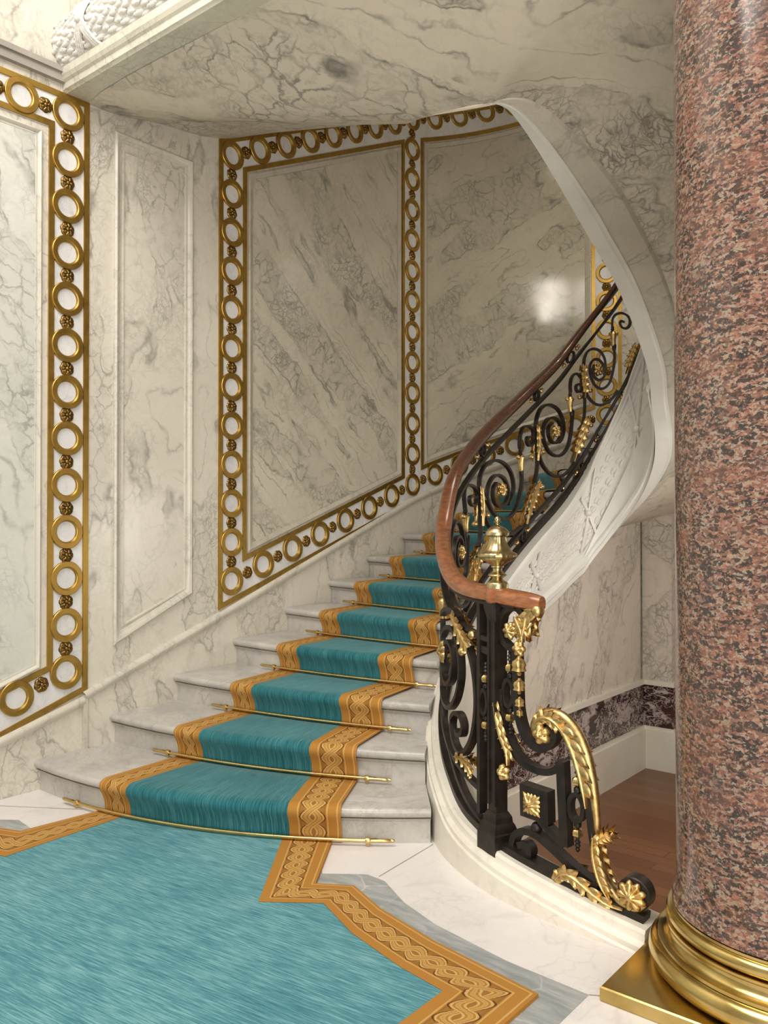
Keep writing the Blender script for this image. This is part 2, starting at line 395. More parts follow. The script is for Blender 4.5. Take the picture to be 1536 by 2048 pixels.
def ptan(s):
    a=pth(s-.02); b=pth(s+.02); v=Vector((b[0]-a[0],b[1]-a[1],0)); return v.normalized()
def pnorm(s):            # towards the well (right of travel)
    t=ptan(s); return Vector((t.y,-t.x,0))
def s_of(px,branch):
    rng=range(0,IMIN) if branch=='low' else range(IMIN,len(PPX)-1)
    for i in rng:
        a,b=PPX[i],PPX[i+1]
        if (a-px)*(b-px)<=0 and a!=b:
            return PS[i]+(PS[i+1]-PS[i])*(px-a)/(b-a)
    return PS[0]+ (PPX[0]-px)*0 if branch=='low' and px>PPX[0] else PS[IMIN]
def un(px,py,branch='low'):
    s=s_of(px,branch); x,y,_,_=pth(s); d=-x*ST+y*CT
    return s, H-(py-YH)*d/F
def P3(s,z,off=0.):
    x,y,_,_=pth(s); n=pnorm(s)*off; return Vector((x+n.x,y+n.y,z))
SN=next(PS[i] for i in range(len(PS)) if PATH[i][0]<=-1.765)   # newel position
# ------------------------------------------------------------------ steps
LW=[2.27,2.716,3.15,3.617,4.08,4.52,4.95,5.39]+[5.83+.44*i for i in range(8)]
RP=[(-2.20,3.00),(-2.40,3.22),(-2.56,3.47),(-2.725,3.77),(-2.84,4.07),(-2.905,4.37),(-2.945,4.68),(-2.965,4.99),(-2.975,5.28)]
for i in range(7): RP.append((CX+.455*math.cos(math.radians(177-17*i)),CY+.455*math.sin(math.radians(177-17*i))))
BUL=[.22,.13,.08,.06,.045,.035,.03,.02]+[0]*8
NST=15
def front(k,t):
    """plan point on the nosing line of step k (1-based)"""
    L=wp(LW[k-1],0); R=RP[k-1]
    b=BUL[k-1]*4*t*(1-t); dx,dy=R[0]-L[0],R[1]-L[1]; q=math.hypot(dx,dy)
    return Vector((L[0]+dx*t+dy/q*b, L[1]+dy*t-dx/q*b,0))
def fdir(k,t):          # outward (down-stairs) direction
    a=front(k,max(t-.02,0)); b=front(k,min(t+.02,1)); v=(b-a).normalized(); return Vector((v.y,-v.x,0))
stair=thing('staircase','curving white marble staircase rising along the left wall under the teal runner','staircase',(-3.2,2.6,0))
NP=[(-.035,-.048),(-.022,-.046),(-.010,-.040),(-.002,-.030),(0,-.020),(-.002,-.011),(-.008,-.004),(-.018,0)]  # (outward, z)
for k in range(1,NST+1):
    z=RS*k; z0=RS*(k-1)
    rows=[];rr=[]
    for i in range(25):
        t=i/24; f=front(k,t); d=fdir(k,t); g=front(k+1,t)
        prof=[f+d*a+Vector((0,0,z+b)) for a,b in NP]
        back=g-fdir(k+1,t)*.05
        rows.append([Vector((back.x,back.y,z-.048))]+prof+[Vector((back.x,back.y,z))])
        rf=f-d*.036; rc=f-d*.012; rb=f-d*.08
        rr.append([Vector((rb.x,rb.y,z0)),Vector((rf.x,rf.y,z0)),Vector((rf.x,rf.y,z-.068)),Vector(((f-d*.03).x,(f-d*.03).y,z-.064)),Vector(((f-d*.024).x,(f-d*.024).y,z-.056)),Vector((rc.x,rc.y,z-.048)),Vector((rb.x,rb.y,z-.048))])
    mb=MB(); mb.grid(rows,close=True); mb.cap(rows[0]); mb.cap(rows[-1],True)
    st=obj('step',mb,M['step'],stair,angle=50)
    mb=MB(); mb.grid(rr,close=True); mb.cap(rr[0]); mb.cap(rr[-1],True)
    obj('riser',mb,M['step'],st,angle=30)
# ------------------------------------------------------------------ curb / carved string along the path
BOT=[(0,-.67),(1,-.67)]
def sidx(X=None,Y=None,a=None): pass
def s_at(fn):
    for i in range(len(PATH)-1):
        if fn(PATH[i]): return PS[i]
    return PS[-1]
sY=lambda y: s_at(lambda p: p[1]>=y and p[0]<-2.3)
s0c=sY(5.495)
def sA(a):
    return s0c+RI*math.radians(180-a)
sR=sA(0)
BT=[(sY(4.15),-.67),(sY(4.25),0.02),(sY(4.34),.15),(sY(4.68),.50),(sY(4.99),.74),(sY(5.41),.88),(sA(150),1.02),(sA(123),1.20),(sA(95),1.40),(sA(68),1.58),(sA(40),1.78),(sA(20),1.96),(sA(0),2.18),(sR+.22,2.42),(sR+.62,2.80),(sR+1.06,3.03),(sR+1.53,3.275)]
HT=.075
sEND=sR+.06
curb_rows=[];n=0
S=[i*.03 for i in range(int(sEND/.03)+1)]
def shoe(s): return pth(s)[2]
CUS=[s for s in S if s<=sY(4.3)]
mb=MB(); rows=[]
for s in CUS:
    h=shoe(s); w=HT+.012*(1-min(1,s/SN if SN else 1))
    lowz=0. if s<SN+.62 else h-.30
    sec=[(-w-.012,lowz),(-w-.012,h-.075),(-w-.004,h-.068),(-w-.004,h-.050),(-w+.014,h-.036),(-w+.018,h-.026),(-w+.018,h-.012),(-w+.026,h),(w,h),(w,table(BT,s))]
    rows.append([P3(s,z,o) for o,z in sec])
mb.grid(rows,close=True); mb.cap(rows[0]); mb.cap(rows[-1],True)
obj('curb',mb,M['curb'],stair,angle=25)
mb=MB(); rows=[]
for s in [s for s in S if s>=sY(4.3)-.03]:
    h=shoe(s); b=table(BT,s); w=HT
    e=.02
    sec=[(-w,max(b,h-.25)),(-w,h),(w+.01,h),(w+.022,h-.015),(w+.022,h-.04),(w,h-.055),(w,h-.09),(w-.018,h-.10),(w-.018,b+.16),(w,b+.15),(w,b+.11),(w+.02,b+.085),(w+.02,b+.05),(w+.008,b+.035),(w+.008,b)]
    rows.append([P3(s,z,o) for o,z in sec])
mb.grid(rows,close=True); mb.cap(rows[0]); mb.cap(rows[-1],True)
strg=obj('string',mb,M['string'],stair,angle=25)
# laurel relief on the string
mb=MB(); s=sY(4.55)
while s<sA(25):
    h=shoe(s); b=table(BT,s); top=h-.12; bo=b+.18
    nrow=6
    for j in range(nrow):
        v=lerp(bo,top,(j+.5+.25*math.sin(s*9))/nrow); 
        ss=s+(.022 if j%2 else 0)
        c=P3(ss,v,HT-.016); t=ptan(ss); sl=(shoe(ss+.03)-shoe(ss-.03))/.06; up=(t+Vector((0,0,sl+(.55 if (j+int(s*50))%2 else -.5)))).normalized(); N=pnorm(ss); B=up.cross(N)
        R=Matrix((up,B,N)).transposed()
        mb.ball(c,.026,6,(1.25,.46,.26),R)
    s+=.046
obj('laurel_relief',mb,M['carved'],strg)
for s in [sY(5.02),sA(140),sA(75)]:
    mb=MB()
    for k in (-1,1):
        pts=[];nr=[]
        for i in range(9):
            q=(i-4)/4; ss=s+q*.075; h=shoe(ss); b=table(BT,ss); v=lerp(b+.16,h-.1,.5+k*q*.5); pts.append(P3(ss,v,HT-.004)); nr.append(pnorm(ss))
        for dd in (-.014,0,.014):
            mb.sweep([p+Vector((0,0,dd)) for p in pts],nr,[(-.006,-.006),(.006,-.006),(.004,.006),(-.004,.006)])
    h=shoe(s); b=table(BT,s); mb.ball(P3(s,(b+h)/2+.03,HT),.03,8,(.8,.8,.8))
    obj('ribbon_relief',mb,M['string'],strg)
# ------------------------------------------------------------------ runner
TT={1:(.259,.338,.721,.828),2:(.285,.374,.709,.832),3:(.293,.385,.716,.856),4:(.28,.387,.767,.907),5:(.27,.39,.795,.935)}
def tt(k): return TT.get(k,(.24,.355,.79,.935))
def carpet_profile(k,t,tn):
    """points up the riser of step k then over the nosing and back to riser k+1; t on step k, tn on step k+1"""
    z=RS*k; z0=RS*(k-1); f=front(k,t); d=fdir(k,t); e=.012; out=[]
    def q(a,b): p=f+d*a; out.append(Vector((p.x,p.y,z+b)))
    q(-.036+e,-RS+.006); q(-.034+e,-RS*.75); q(-.030+e,-.095); q(-.016+e,-.060); q(-.002+e,-.040); q(e+.002,-.022); q(e-.001,-.006); q(-.012,.009); q(-.035,e)
    g=front(k+1,tn)-fdir(k+1,tn)*(-.0)
    b=front(k+1,tn); bd=fdir(k+1,tn); b=b-bd*.022
    p0=out[-1]
    for i in (1,2,3,4): out.append(Vector((lerp(p0.x,b.x,i/4),lerp(p0.y,b.y,i/4),z+e)))
    return out
runner=thing('stair_runner','teal stair runner with gold braided borders climbing the marble steps','carpet',(-3.2,2.6,0))
NR=13
def runner_strip(i0,i1,n,flip,name,mat):
    cols=[]
    for j in range(n+1):
        q=j/n; col=[]
        for k in range(1,NR+1):
            a=tt(k);b=tt(k+1); col+=carpet_profile(k,lerp(a[i0],a[i1],q),lerp(b[i0],b[i1],q))
        cols.append(col)
    uvs=[]; mid=cols[n//2]; L=[0.]
    for a,b in zip(mid,mid[1:]): L.append(L[-1]+(b-a).length)
    for j in range(n+1):
        q=j/n; v=q if not flip else 1-q
        if mat=='border': uvs.append([(l,v) for l in L])
        else: uvs.append([(l,q*1.0) for l in L])
    mb=MB(); mb.grid(cols,uvs); return obj(name,mb,M[mat],runner,angle=75)
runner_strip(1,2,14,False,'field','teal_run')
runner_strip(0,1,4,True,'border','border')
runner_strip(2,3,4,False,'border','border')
# ------------------------------------------------------------------ stair rods
ORD=['lowest brass stair rod, bowed, where the runner meets the floor carpet','second brass stair rod up from the floor carpet','third brass stair rod up from the floor carpet','fourth brass stair rod up from the floor carpet','fifth brass stair rod up, right end just touching the balustrade','sixth brass stair rod up, right end hidden behind the balustrade','seventh brass stair rod up, crossing behind the curved mahogany handrail','eighth brass stair rod up, mostly behind the handrail bend','ninth brass stair rod up, seen through scrollwork beside the urn','tenth brass stair rod up, seen through the first full iron spiral','eleventh brass stair rod, the highest glimpsed through the balustrade']
for k in range(1,12):
    a=tt(k); ta=a[0]-.05 if k>1 else .16; tb=a[3]+(.05 if k<4 else .045)
    if k==1: tb=.90
    z=RS*(k-1)+.026
    def rp(t):
        p=front(k,t)+fdir(k,t)*(.002 if k>1 else .004); return Vector((p.x,p.y,z))
    c=rp(.5); r=thing('stair_rod',ORD[k-1],'stair rod',(c.x,c.y,z-.012),'brass rods holding the stair runner')
    mb=MB(); mb.tube([rp(lerp(ta,tb,i/20)) for i in range(21)],.0085,10); obj('rod',mb,M['rod'],r)
    for e,tq,sg in ((0,ta,-1),(1,tb,1)):
        mb=MB(); p=rp(tq); q=(rp(tq+.01)-rp(tq-.01)).normalized()*sg; rs=[.9,1.35,1.35,1.15,1.2,1.2,1.2,.75,.95,.6]; ls=[-.055,-.05,-.035,-.03,.0,.02,.05,.055,.062,.072]
        mb.tube([p+q*l for l in ls],.0085,10,rs); obj('finial',mb,M['rod'],r)
        mb=MB(); b=p-q*.045; f=fdir(k,tq); mb.lathe([(.013,-.012),(.015,-.006),(.015,.006),(.013,.012)],12,b,axis=q.to_track_quat('Z','Y').to_matrix())
        mb.tube([b,b-f*.016],.006,8); mb.tube([b+Vector((0,0,-.01)),b+Vector((0,0,-.022))],.007,8); obj('bracket',mb,M['rod'],r)
# ------------------------------------------------------------------ floor carpet
fc=thing('floor_carpet','large teal carpet with stepped gold braided border on the hall floor','carpet',(-2.6,1.2,0))
oR=[(-2.555,2.745),(-2.311,2.39),(-2.181,2.47),(-1.983,2.39),(-1.70,2.325),(-1.263,2.265),(-1.263,.9)]
iR=[(-2.755,2.64),(-2.365,2.14),(-2.17,2.285),(-1.94,2.185),(-1.68,2.12),(-1.494,2.095),(-1.494,.9)]
oL=[(-3.69,2.31),(-3.73,1.93),(-3.83,1.89),(-3.98,1.74),(-4.02,1.5),(-4.02,.9)]
iL=[(-3.53,2.345),(-3.50,1.745),(-3.66,1.70),(-3.78,1.62),(-3.80,1.45),(-3.80,.9)]
ZC=.012
mb=MB()
def arcpts(a,b,n=10):
    out=[]
    for i in range(n+1):
        p=front(1,lerp(a,b,i/n))-fdir(1,.5)*.02; out.append((p.x,p.y))
    return out
field=[(-3.53,2.345)]+[p for p in arcpts(.345,.715)]+[(-2.755,2.64)]+iR[1:]+[(-1.494,-1.5),(-3.8,-1.5)]+iL[::-1][:-1]
mb.add([(x,y,ZC) for x,y in field],[tuple(range(len(field)))],[(x*.99+y*.12,-x*.12+y*.99) for x,y in field]); obj('field',mb,M['teal_floor'],fc)
for o_,i_,nm in ((oR,iR,'border'),(oL,iL,'border')):
    rows=[];uv=[];L=0
    sub=[]
    for a in range(len(o_)-1):
        for q in range(8): t=q/8; sub.append((tuple(lerp(x,y,t) for x,y in zip(o_[a],o_[a+1])),tuple(lerp(x,y,t) for x,y in zip(i_[a],i_[a+1]))))
    sub.append((o_[-1],i_[-1]))
    pm=None
    for o1,i1 in sub:
        m=((o1[0]+i1[0])/2,(o1[1]+i1[1])/2)
        if pm: L+=math.hypot(m[0]-pm[0],m[1]-pm[1])
        pm=m; row=[];u=[]
        for q in range(5): t=q/4; row.append((lerp(i1[0],o1[0],t),lerp(i1[1],o1[1],t),ZC+.001)); u.append((L,t))
        row.append((o1[0],o1[1],.001)); u.append((L,1.))
        rows.append(row); uv.append(u)
    mb=MB(); mb.grid(rows,uv); obj(nm,mb,M['border'],fc,angle=60)
# ------------------------------------------------------------------ floors
poly=[(-4.3,-3),(2.6,-3),(2.6,3.3),(-1.09,3.3),(-1.09,2.76)]+[(P3(s,0)[0],P3(s,0)[1]) for s in [.05,.3,.6,.9,1.2,1.5]]+[(-3.0,3.6),(-4.3,3.6)]
struct('floor',MB().prism(poly,-.66,0),M['floor'],False)
gr=[(-2.62,2.70),(-2.37,2.49),(-2.225,2.60),(-2.13,2.595),(-1.96,2.50),(-1.773,2.437),(-1.447,2.385),(-1.153,2.374),(-1.153,-1.5),(-1.40,-1.5),(-1.40,2.1),(-2.3,2.2)]
mb=MB(); mb.add([(x,y,.0015) for x,y in gr],[tuple(range(len(gr)))])
gl=[(-4.10,-1.5),(-4.10,1.86),(-3.90,2.01),(-3.70,1.985),(-3.6,1.7),(-3.8,-1.5)]
mb.add([(x,y,.0015) for x,y in gl],[tuple(range(len(gl)))]); g=struct('trim_1',mb,M['grey'],False)
mb=MB(); 
for a,b in [((-2.205,3.02),(-2.177,2.615)),((-4.24,2.0),(-3.80,2.28)),((-1.153,2.376),(-1.112,2.40))]:
    dx,dy=b[0]-a[0],b[1]-a[1]; q=math.hypot(dx,dy); nx,ny=-dy/q*.0022,dx/q*.0022
    mb.add([(a[0]+nx,a[1]+ny,.001),(a[0]-nx,a[1]-ny,.001),(b[0]-nx,b[1]-ny,.001),(b[0]+nx,b[1]+ny,.001)],[(0,1,2,3)])
struct('trim_2',mb,M['greymould'],False)
struct('floor_lower',MB().box(-2.9,2.6,2.6,9.2,-.75,-.67),M['wood'],False)
# ------------------------------------------------------------------ walls
mb=MB(); rows=[[wp(w,z) for z in (-.1,6.4)] for w in [-3+.5*i for i in range(17)]+[5.5]]
mb.grid(rows); mb.box(WX-.2,WX-.01,-3,5.5,-.1,6.4); struct('wall_left',mb,M['wall'])
mb=MB(); rows=[[wp(5.5+RO*math.radians(a),z) for z in (-.1,6.4)] for a in range(0,182,3)]
rows2=[[wp(5.5+RO*math.radians(a),z,-.2) for z in (-.1,6.4)] for a in range(0,182,3)]
mb.grid([a+b[::-1] for a,b in zip(rows,rows2)],close=True); struct('wall_back',mb,M['wall'])
UX=-2.86
mb=MB(); mb.box(UX-.08,UX,4.18,6.92,-.68,.56)
# top of the wall follows the string
ys=[4.18+.1*i for i in range(28)]
rows=[]
for y in ys:
    zt=max(.02,(table(BT,sY(y))+.1) if y<5.45 else 1.05+.9*(y-5.45))
    zt=min(zt,2.2); rows.append([(UX,y,-.68),(UX,y,zt),(UX-.08,y,zt),(UX-.08,y,-.68)])
mb=MB(); mb.grid(rows,close=True); mb.cap(rows[0]); mb.cap(rows[-1],True); struct('wall_under_stair',mb,M['under'])
mb=MB(); mb.box(UX,-2.61,6.92,7.3,-.68,2.7); mb.box(-2.61,1.5,7.1,7.3,-.68,2.9); struct('wall_under_stair_end',mb,M['under'],False)
def runboxes(z0,z1,t,mat,name):
    mb=MB(); mb.box(UX,UX+t,4.15,6.92,z0,z1); mb.box(UX+t,-2.61+t,6.92-t,6.92,z0,z1); mb.box(-2.61,-2.61+t,6.92,7.1,z0,z1); mb.box(-2.61+t,1.5,7.1-t,7.1,z0,z1)
    return struct(name,mb,mat,False)
runboxes(-.67,-.345,.045,M['cream'],'baseboard_under_stair'); runboxes(-.345,-.317,.03,M['cream'],'trim_3'); runboxes(-.317,.026,.016,M['dado'],'trim_4'); runboxes(.026,.065,.028,M['cream'],'trim_5')
# right hand wall of the upper flight and closure
mb=MB(); mb.prism([(-.72,3.30),(2.7,3.30),(2.7,3.42),(-.6,3.42),(-.6,6.9),(-.72,6.9)],-.68,6.0); struct('wall_right',mb,M['wall'],False)
struct('ceiling_hall',MB().box(-.76,2.7,2.57,3.3,3.742,3.82),M['beam'],False)
# ------------------------------------------------------------------ mouldings on the wall
def wpath(pts,closed=False,step=.12):
    out=[]; n=len(pts)
    for i in range(n if closed else n-1):
        a,b=pts[i],pts[(i+1)%n]; m=max(1,int(math.hypot(b[0]-a[0],b[1]-a[1])/step))
        for q in range(m): out.append((lerp(a[0],b[0],q/m),lerp(a[1],b[1],q/m),q==0))
    if not closed: out.append((*pts[-1],True))
    return out
def strip2d(mb,pts,prof,closed=False):
    """profile [(side, off)] swept along wall polyline with mitred corners; side = to the left of travel in (w,z)"""
    P=wpath(pts,closed); n=len(P); rows=[]
    for i in range(n):
        def seg(a,b):
            dx,dz=P[b][0]-P[a][0],P[b][1]-P[a][1]; q=math.hypot(dx,dz) or 1; return dx/q,dz/q
        i0=(i-1)%n if closed else max(i-1,0); i1=(i+1)%n if closed else min(i+1,n-1)
        t0=seg(i0,i) if i0!=i else seg(i,i1); t1=seg(i,i1) if i1!=i else t0
        n0=(-t0[1],t0[0]); n1=(-t1[1],t1[0]); mx,mz=n0[0]+n1[0],n0[1]+n1[1]; q=mx*n0[0]+mz*n0[1]
        mx,mz=mx/q,mz/q
        rows.append([wp(P[i][0]+mx*a,P[i][1]+mz*a,o) for a,o in prof])
    mb.grid(rows,cyc=closed)
    return mb
FIL=[(0,0),(0,.012),(.031,.012),(.031,0)]
MOU=[(0,0),(.002,.014),(.010,.018),(.020,.012),(.024,.005),(.034,.005),(.038,0)]
MOU2=[(0,0),(0,.012),(.010,.018),(.022,.016),(.030,.008),(.040,.007),(.043,0)]
# meshes shared by rings and rosettes (local z = out of the wall)
def ring_mesh():
    mb=MB(); ro,ri=.0925,.056
    prof=[(ro,0),(ro,.013),(ro-.003,.016),(ri+.009,.016),(ri+.007,.012),(ri+.003,.009),(ri,.004),(ri-.001,.0)]
    rows=[[(r*math.cos(2*PI*k/48),r*math.sin(2*PI*k/48),z) for k in range(48)] for r,z in prof]
    mb.grid(rows,close=True); o=obj('ring',mb,M['fillet'],None,(0,0,0),angle=18); me=o.data; bpy.data.objects.remove(o); return me
def rosette_mesh(R=.0425,pet=7,mat='rosette',h=.018):
    mb=MB(); rows=[]; nr=11; seg=pet*8
    for i in range(nr+1):
        q=i/nr; row=[]
        for k in range(seg):
            a=2*PI*k/seg; c=math.cos(pet*a); c2=math.cos(pet*(a+PI/pet))
            if q<.26: z=h*(.75+.5*math.sqrt(max(0,1-(q/.26)**2))*.6)
            elif q<.33: z=h*.55
            else:
                z=h*(.95-.55*q*q)*(.55+.45*abs(math.cos(pet*a/2))**.7)+h*.10*c2*(q>.6)
            rr=R*q*(1 if q<.5 else 1-.10*(1-abs(math.cos(pet*a/2)))*(q-.5)*2)
            if q==1: z=0
            row.append((rr*math.cos(a),rr*math.sin(a),z))
        rows.append(row)
    mb.grid(rows,close=True); o=obj('rosette',mb,M[mat],None,(0,0,0),angle=60); me=o.data; bpy.data.objects.remove(o); return me
RING=ring_mesh(); ROSE=rosette_mesh()
def wall_inst(name,me,w,z,off,parent,rot=0):
    o=bpy.data.objects.new(name,me); COL.objects.link(o); o.parent=parent
    n=wn(w); t=wt(w); u=Vector((0,0,1)); R=Matrix((t,u,n)).transposed()
    if R.determinant()<0: R=Matrix((-t,u,n)).transposed()
    p=Vector(wp(w,z,off))-Vector(parent['_b']); o.matrix_local=Matrix.Translation(p)@R.to_4x4()@Matrix.Rotation(rot,4,'Z'); return o
def rings_line(parent,a,b,n,ros=True,first=True,last=True):
    """n intervals between ring centres a and b"""
    for i in range(n+1):
        t=i/n; w,z=lerp(a[0],b[0],t),lerp(a[1],b[1],t)
        if (i>0 or first) and (i<n or last): wall_inst('ring',RING,w,z,.003,parent)
        if ros and i<n:
            t=(i+.5)/n; wall_inst('rosette',ROSE,lerp(a[0],b[0],t),lerp(a[1],b[1],t),.003,parent,random.random()*6)
def ground(mb,quads):
    for q in quads:
        m=max(1,int(abs(q[1][0]-q[0][0])/.1)); rows=[]
        for i in range(m+1):
            t=i/m; rows.append([wp(lerp(q[0][0],q[1][0],t),lerp(q[0][1],q[1][1],t),.003),wp(lerp(q[3][0],q[2][0],t),lerp(q[3][1],q[2][1],t),.003)])
        mb.grid(rows)
# ---- left frame
SL=.345
fa=thing('gilded_frame','gilded ring-and-rosette frame around the panel at the far left of the wall','wall ornament',(WX,2.4,.3))
zo=lambda w,z0=.482,w0=2.575: z0+SL*(w-w0)
Wm=-.6
ground(mb:=MB(),[((2.34,zo(2.34)),(2.575,zo(2.575)),(2.575,3.742),(2.34,3.742)),((Wm,3.53),(2.34,3.53),(2.34,3.742),(Wm,3.742)),((Wm,zo(Wm)),(2.34,zo(2.34)),(2.34,zo(2.34)+.245),(Wm,zo(Wm)+.245))])
obj('marble_ground',mb,M['ground'],fa,smooth=False)
mb=MB(); strip2d(mb,[(Wm,zo(Wm)),(2.575,zo(2.575)),(2.575,3.742),(Wm,3.742)],FIL); obj('outer_fillet',mb,M['fillet'],fa,angle=30)
mb=MB(); strip2d(mb,[(Wm,zo(Wm)+.245),(2.338,zo(2.338)+.245),(2.338,3.535),(Wm,3.535)],[(-.031,0),(-.031,.012),(0,.012),(0,0)]); obj('inner_fillet',mb,M['fillet'],fa,angle=30)
rings_line(fa,(2.447,3.637),(2.447,.600),12)
rings_line(fa,(2.447,.600),(2.447-.277*9,.600-SL*.277*9),9,first=False)
rings_line(fa,(2.447,3.637),(2.447-.262*9,3.637),9,first=False)
mb=MB(); strip2d(mb,[(Wm,zo(Wm)+.245),(2.30,zo(2.30)+.255),(2.30,3.497),(Wm,3.497)],MOU); struct('trim_6',mb,M['mould'])
mb=MB(); ground(mb,[((Wm,zo(Wm)+.28),(2.27,zo(2.27)+.29),(2.27,3.465),(Wm,3.465))]); struct('trim_7',mb,M['wall_l'])
# ---- back frames (two panels, three uprights)
fb=thing('gilded_frame','large gilded ring-and-rosette lattice framing the two tall marble panels above the stairs','wall ornament',(WX,4.6,.85))
W2o,W2i,W3a,W3b,W4a,W4b=3.497,3.728,5.391,5.668,7.34,7.60
bl=lambda w: (.843+.352*(w-W2o)) if w<5.53 else .843+.352*(5.53-W2o)+.333*(w-5.53)    # outer bottom line
tl=lambda w: (3.862+.452*(w-W2o)) if w<5.53 else 3.862+.452*(5.53-W2o)+.35*(w-5.53)   # outer top line
il=lambda w: bl(w)+.262; it=lambda w: tl(w)-.245
ground(mb:=MB(),[((W2o,bl(W2o)),(W2i,bl(W2i)),(W2i,tl(W2i)),(W2o,tl(W2o))),((W3a,bl(W3a)),(W3b,bl(W3b)),(W3b,tl(W3b)),(W3a,tl(W3a))),((W4a,bl(W4a)),(W4b,bl(W4b)),(W4b,5.4),(W4a,5.4)),
  ((W2i,bl(W2i)),(W3a,bl(W3a)),(W3a,il(W3a)),(W2i,il(W2i))),((W3b,bl(W3b)),(W4a,bl(W4a)),(W4a,il(W4a)),(W3b,il(W3b))),((W2i,it(W2i)),(W3a,it(W3a)),(W3a,tl(W3a)),(W2i,tl(W2i))),((W3b,it(W3b)),(W4a,it(W4a)),(W4a,tl(W4a)),(W3b,tl(W3b)))])
obj('marble_ground',mb,M['ground'],fb,smooth=False)
mb=MB(); strip2d(mb,[(W4b,tl(W4b)),(5.53,tl(5.53)),(W2o,tl(W2o)),(W2o,bl(W2o)),(5.53,bl(5.53)),(W4b,bl(W4b)),(W4b,tl(W4b))],FIL); obj('outer_fillet',mb,M['fillet'],fb,angle=30)
inn=[(-.031,0),(-.031,.012),(0,.012),(0,0)]
mb=MB(); strip2d(mb,[(W2i,il(W2i)),(W3a,il(W3a)),(W3a,it(W3a)),(W2i,it(W2i))],inn,True); obj('inner_fillet',mb,M['fillet'],fb,angle=30)
mb=MB(); strip2d(mb,[(W3b,il(W3b)),(W4a,il(W4a)),(W4a,it(W4a)),(W3b,it(W3b))],inn,True); obj('inner_fillet',mb,M['fillet'],fb,angle=30)
rings_line(fb,(3.604,1.022),(3.604,3.79),11)
rings_line(fb,(3.604,1.022),(5.527,1.700),7,first=False,last=False)
rings_line(fb,(3.604,3.79),(5.527,4.728),8,first=False,last=False)
rings_line(fb,(5.527,1.700),(5.527,4.728),12)
w4=7.47; rings_line(fb,(5.527,1.700),(w4,1.700+.333*(w4-5.527)),7,first=False,last=False)
rings_line(fb,(5.527,4.728),(w4,4.728+.35*(w4-5.527)),7,first=False,last=False)
z4=1.700+.333*(w4-5.527); rings_line(fb,(w4,z4),(w4,z4+.2525*12),12)
sh=.014
mb=MB(); strip2d(mb,[(W2i+sh,il(W2i)+.02),(W3a-sh,il(W3a)+.008),(W3a-sh,it(W3a)-.02),(W2i+sh,it(W2i)-.008)],MOU2,True); struct('trim_8',mb,M['mouldB'])
mb=MB(); strip2d(mb,[(W3b+sh,il(W3b)+.02),(W4a-sh,il(W4a)+.008),(W4a-sh,it(W4a)-.02),(W3b+sh,it(W3b)-.008)],MOU2,True); struct('trim_9',mb,M['mouldB'])
mb=MB(); ground(mb,[((W2i+.06,il(W2i)+.08),(W3a-.06,il(W3a)+.04),(W3a-.06,it(W3a)-.08),(W2i+.06,it(W2i)-.04))]); struct('trim_10',mb,M['panA'])
mb=MB(); ground(mb,[((W3b+.06,il(W3b)+.08),(W4a-.06,il(W4a)+.04),(W4a-.06,it(W4a)-.08),(W3b+.06,it(W3b)-.04))]); struct('trim_11',mb,M['panB'])
# ---- moulded pilaster panel between the frames
mb=MB(); strip2d(mb,[(2.735,.709),(3.285,.965),(3.285,3.645),(2.735,3.645)],[(0,0),(0,.016),(.010,.024),(.024,.020),(.034,.008),(.046,.006),(.05,0)],True); struct('trim_12',mb,M['mould'])
mb=MB(); strip2d(mb,[(2.80,.82),(3.235,1.00),(3.235,3.55),(2.80,3.55)],[(-.012,0),(-.008,.008),(0,.008),(.004,.0)],True); struct('trim_13',mb,M['mould'])
# ---- sloping skirt moulding and the plain string course beneath it
SK=[(0,0),(0,.012),(.012,.022),(.026,.030),(.040,.030),(.050,.022),(.056,.010),(.056,0)]
mb=MB(); strip2d(mb,[(-.6,-.50+0),(2.56,.400)],SK); strip2d(mb,[(2.565,.425),(3.5,.770),(5.5,1.530),(8.2,2.43)],SK); mb.box(WX,WX+.022,2.545,2.57,.0,.46); struct('trim_14',mb,M['mould'])
mb=MB(); mb.box(WX,WX+.03,-3,2.425,3.79,3.865); mb.box(WX,WX+.045,-3,2.425,3.835,3.865); struct('trim_15',mb,M['greymould'],False)
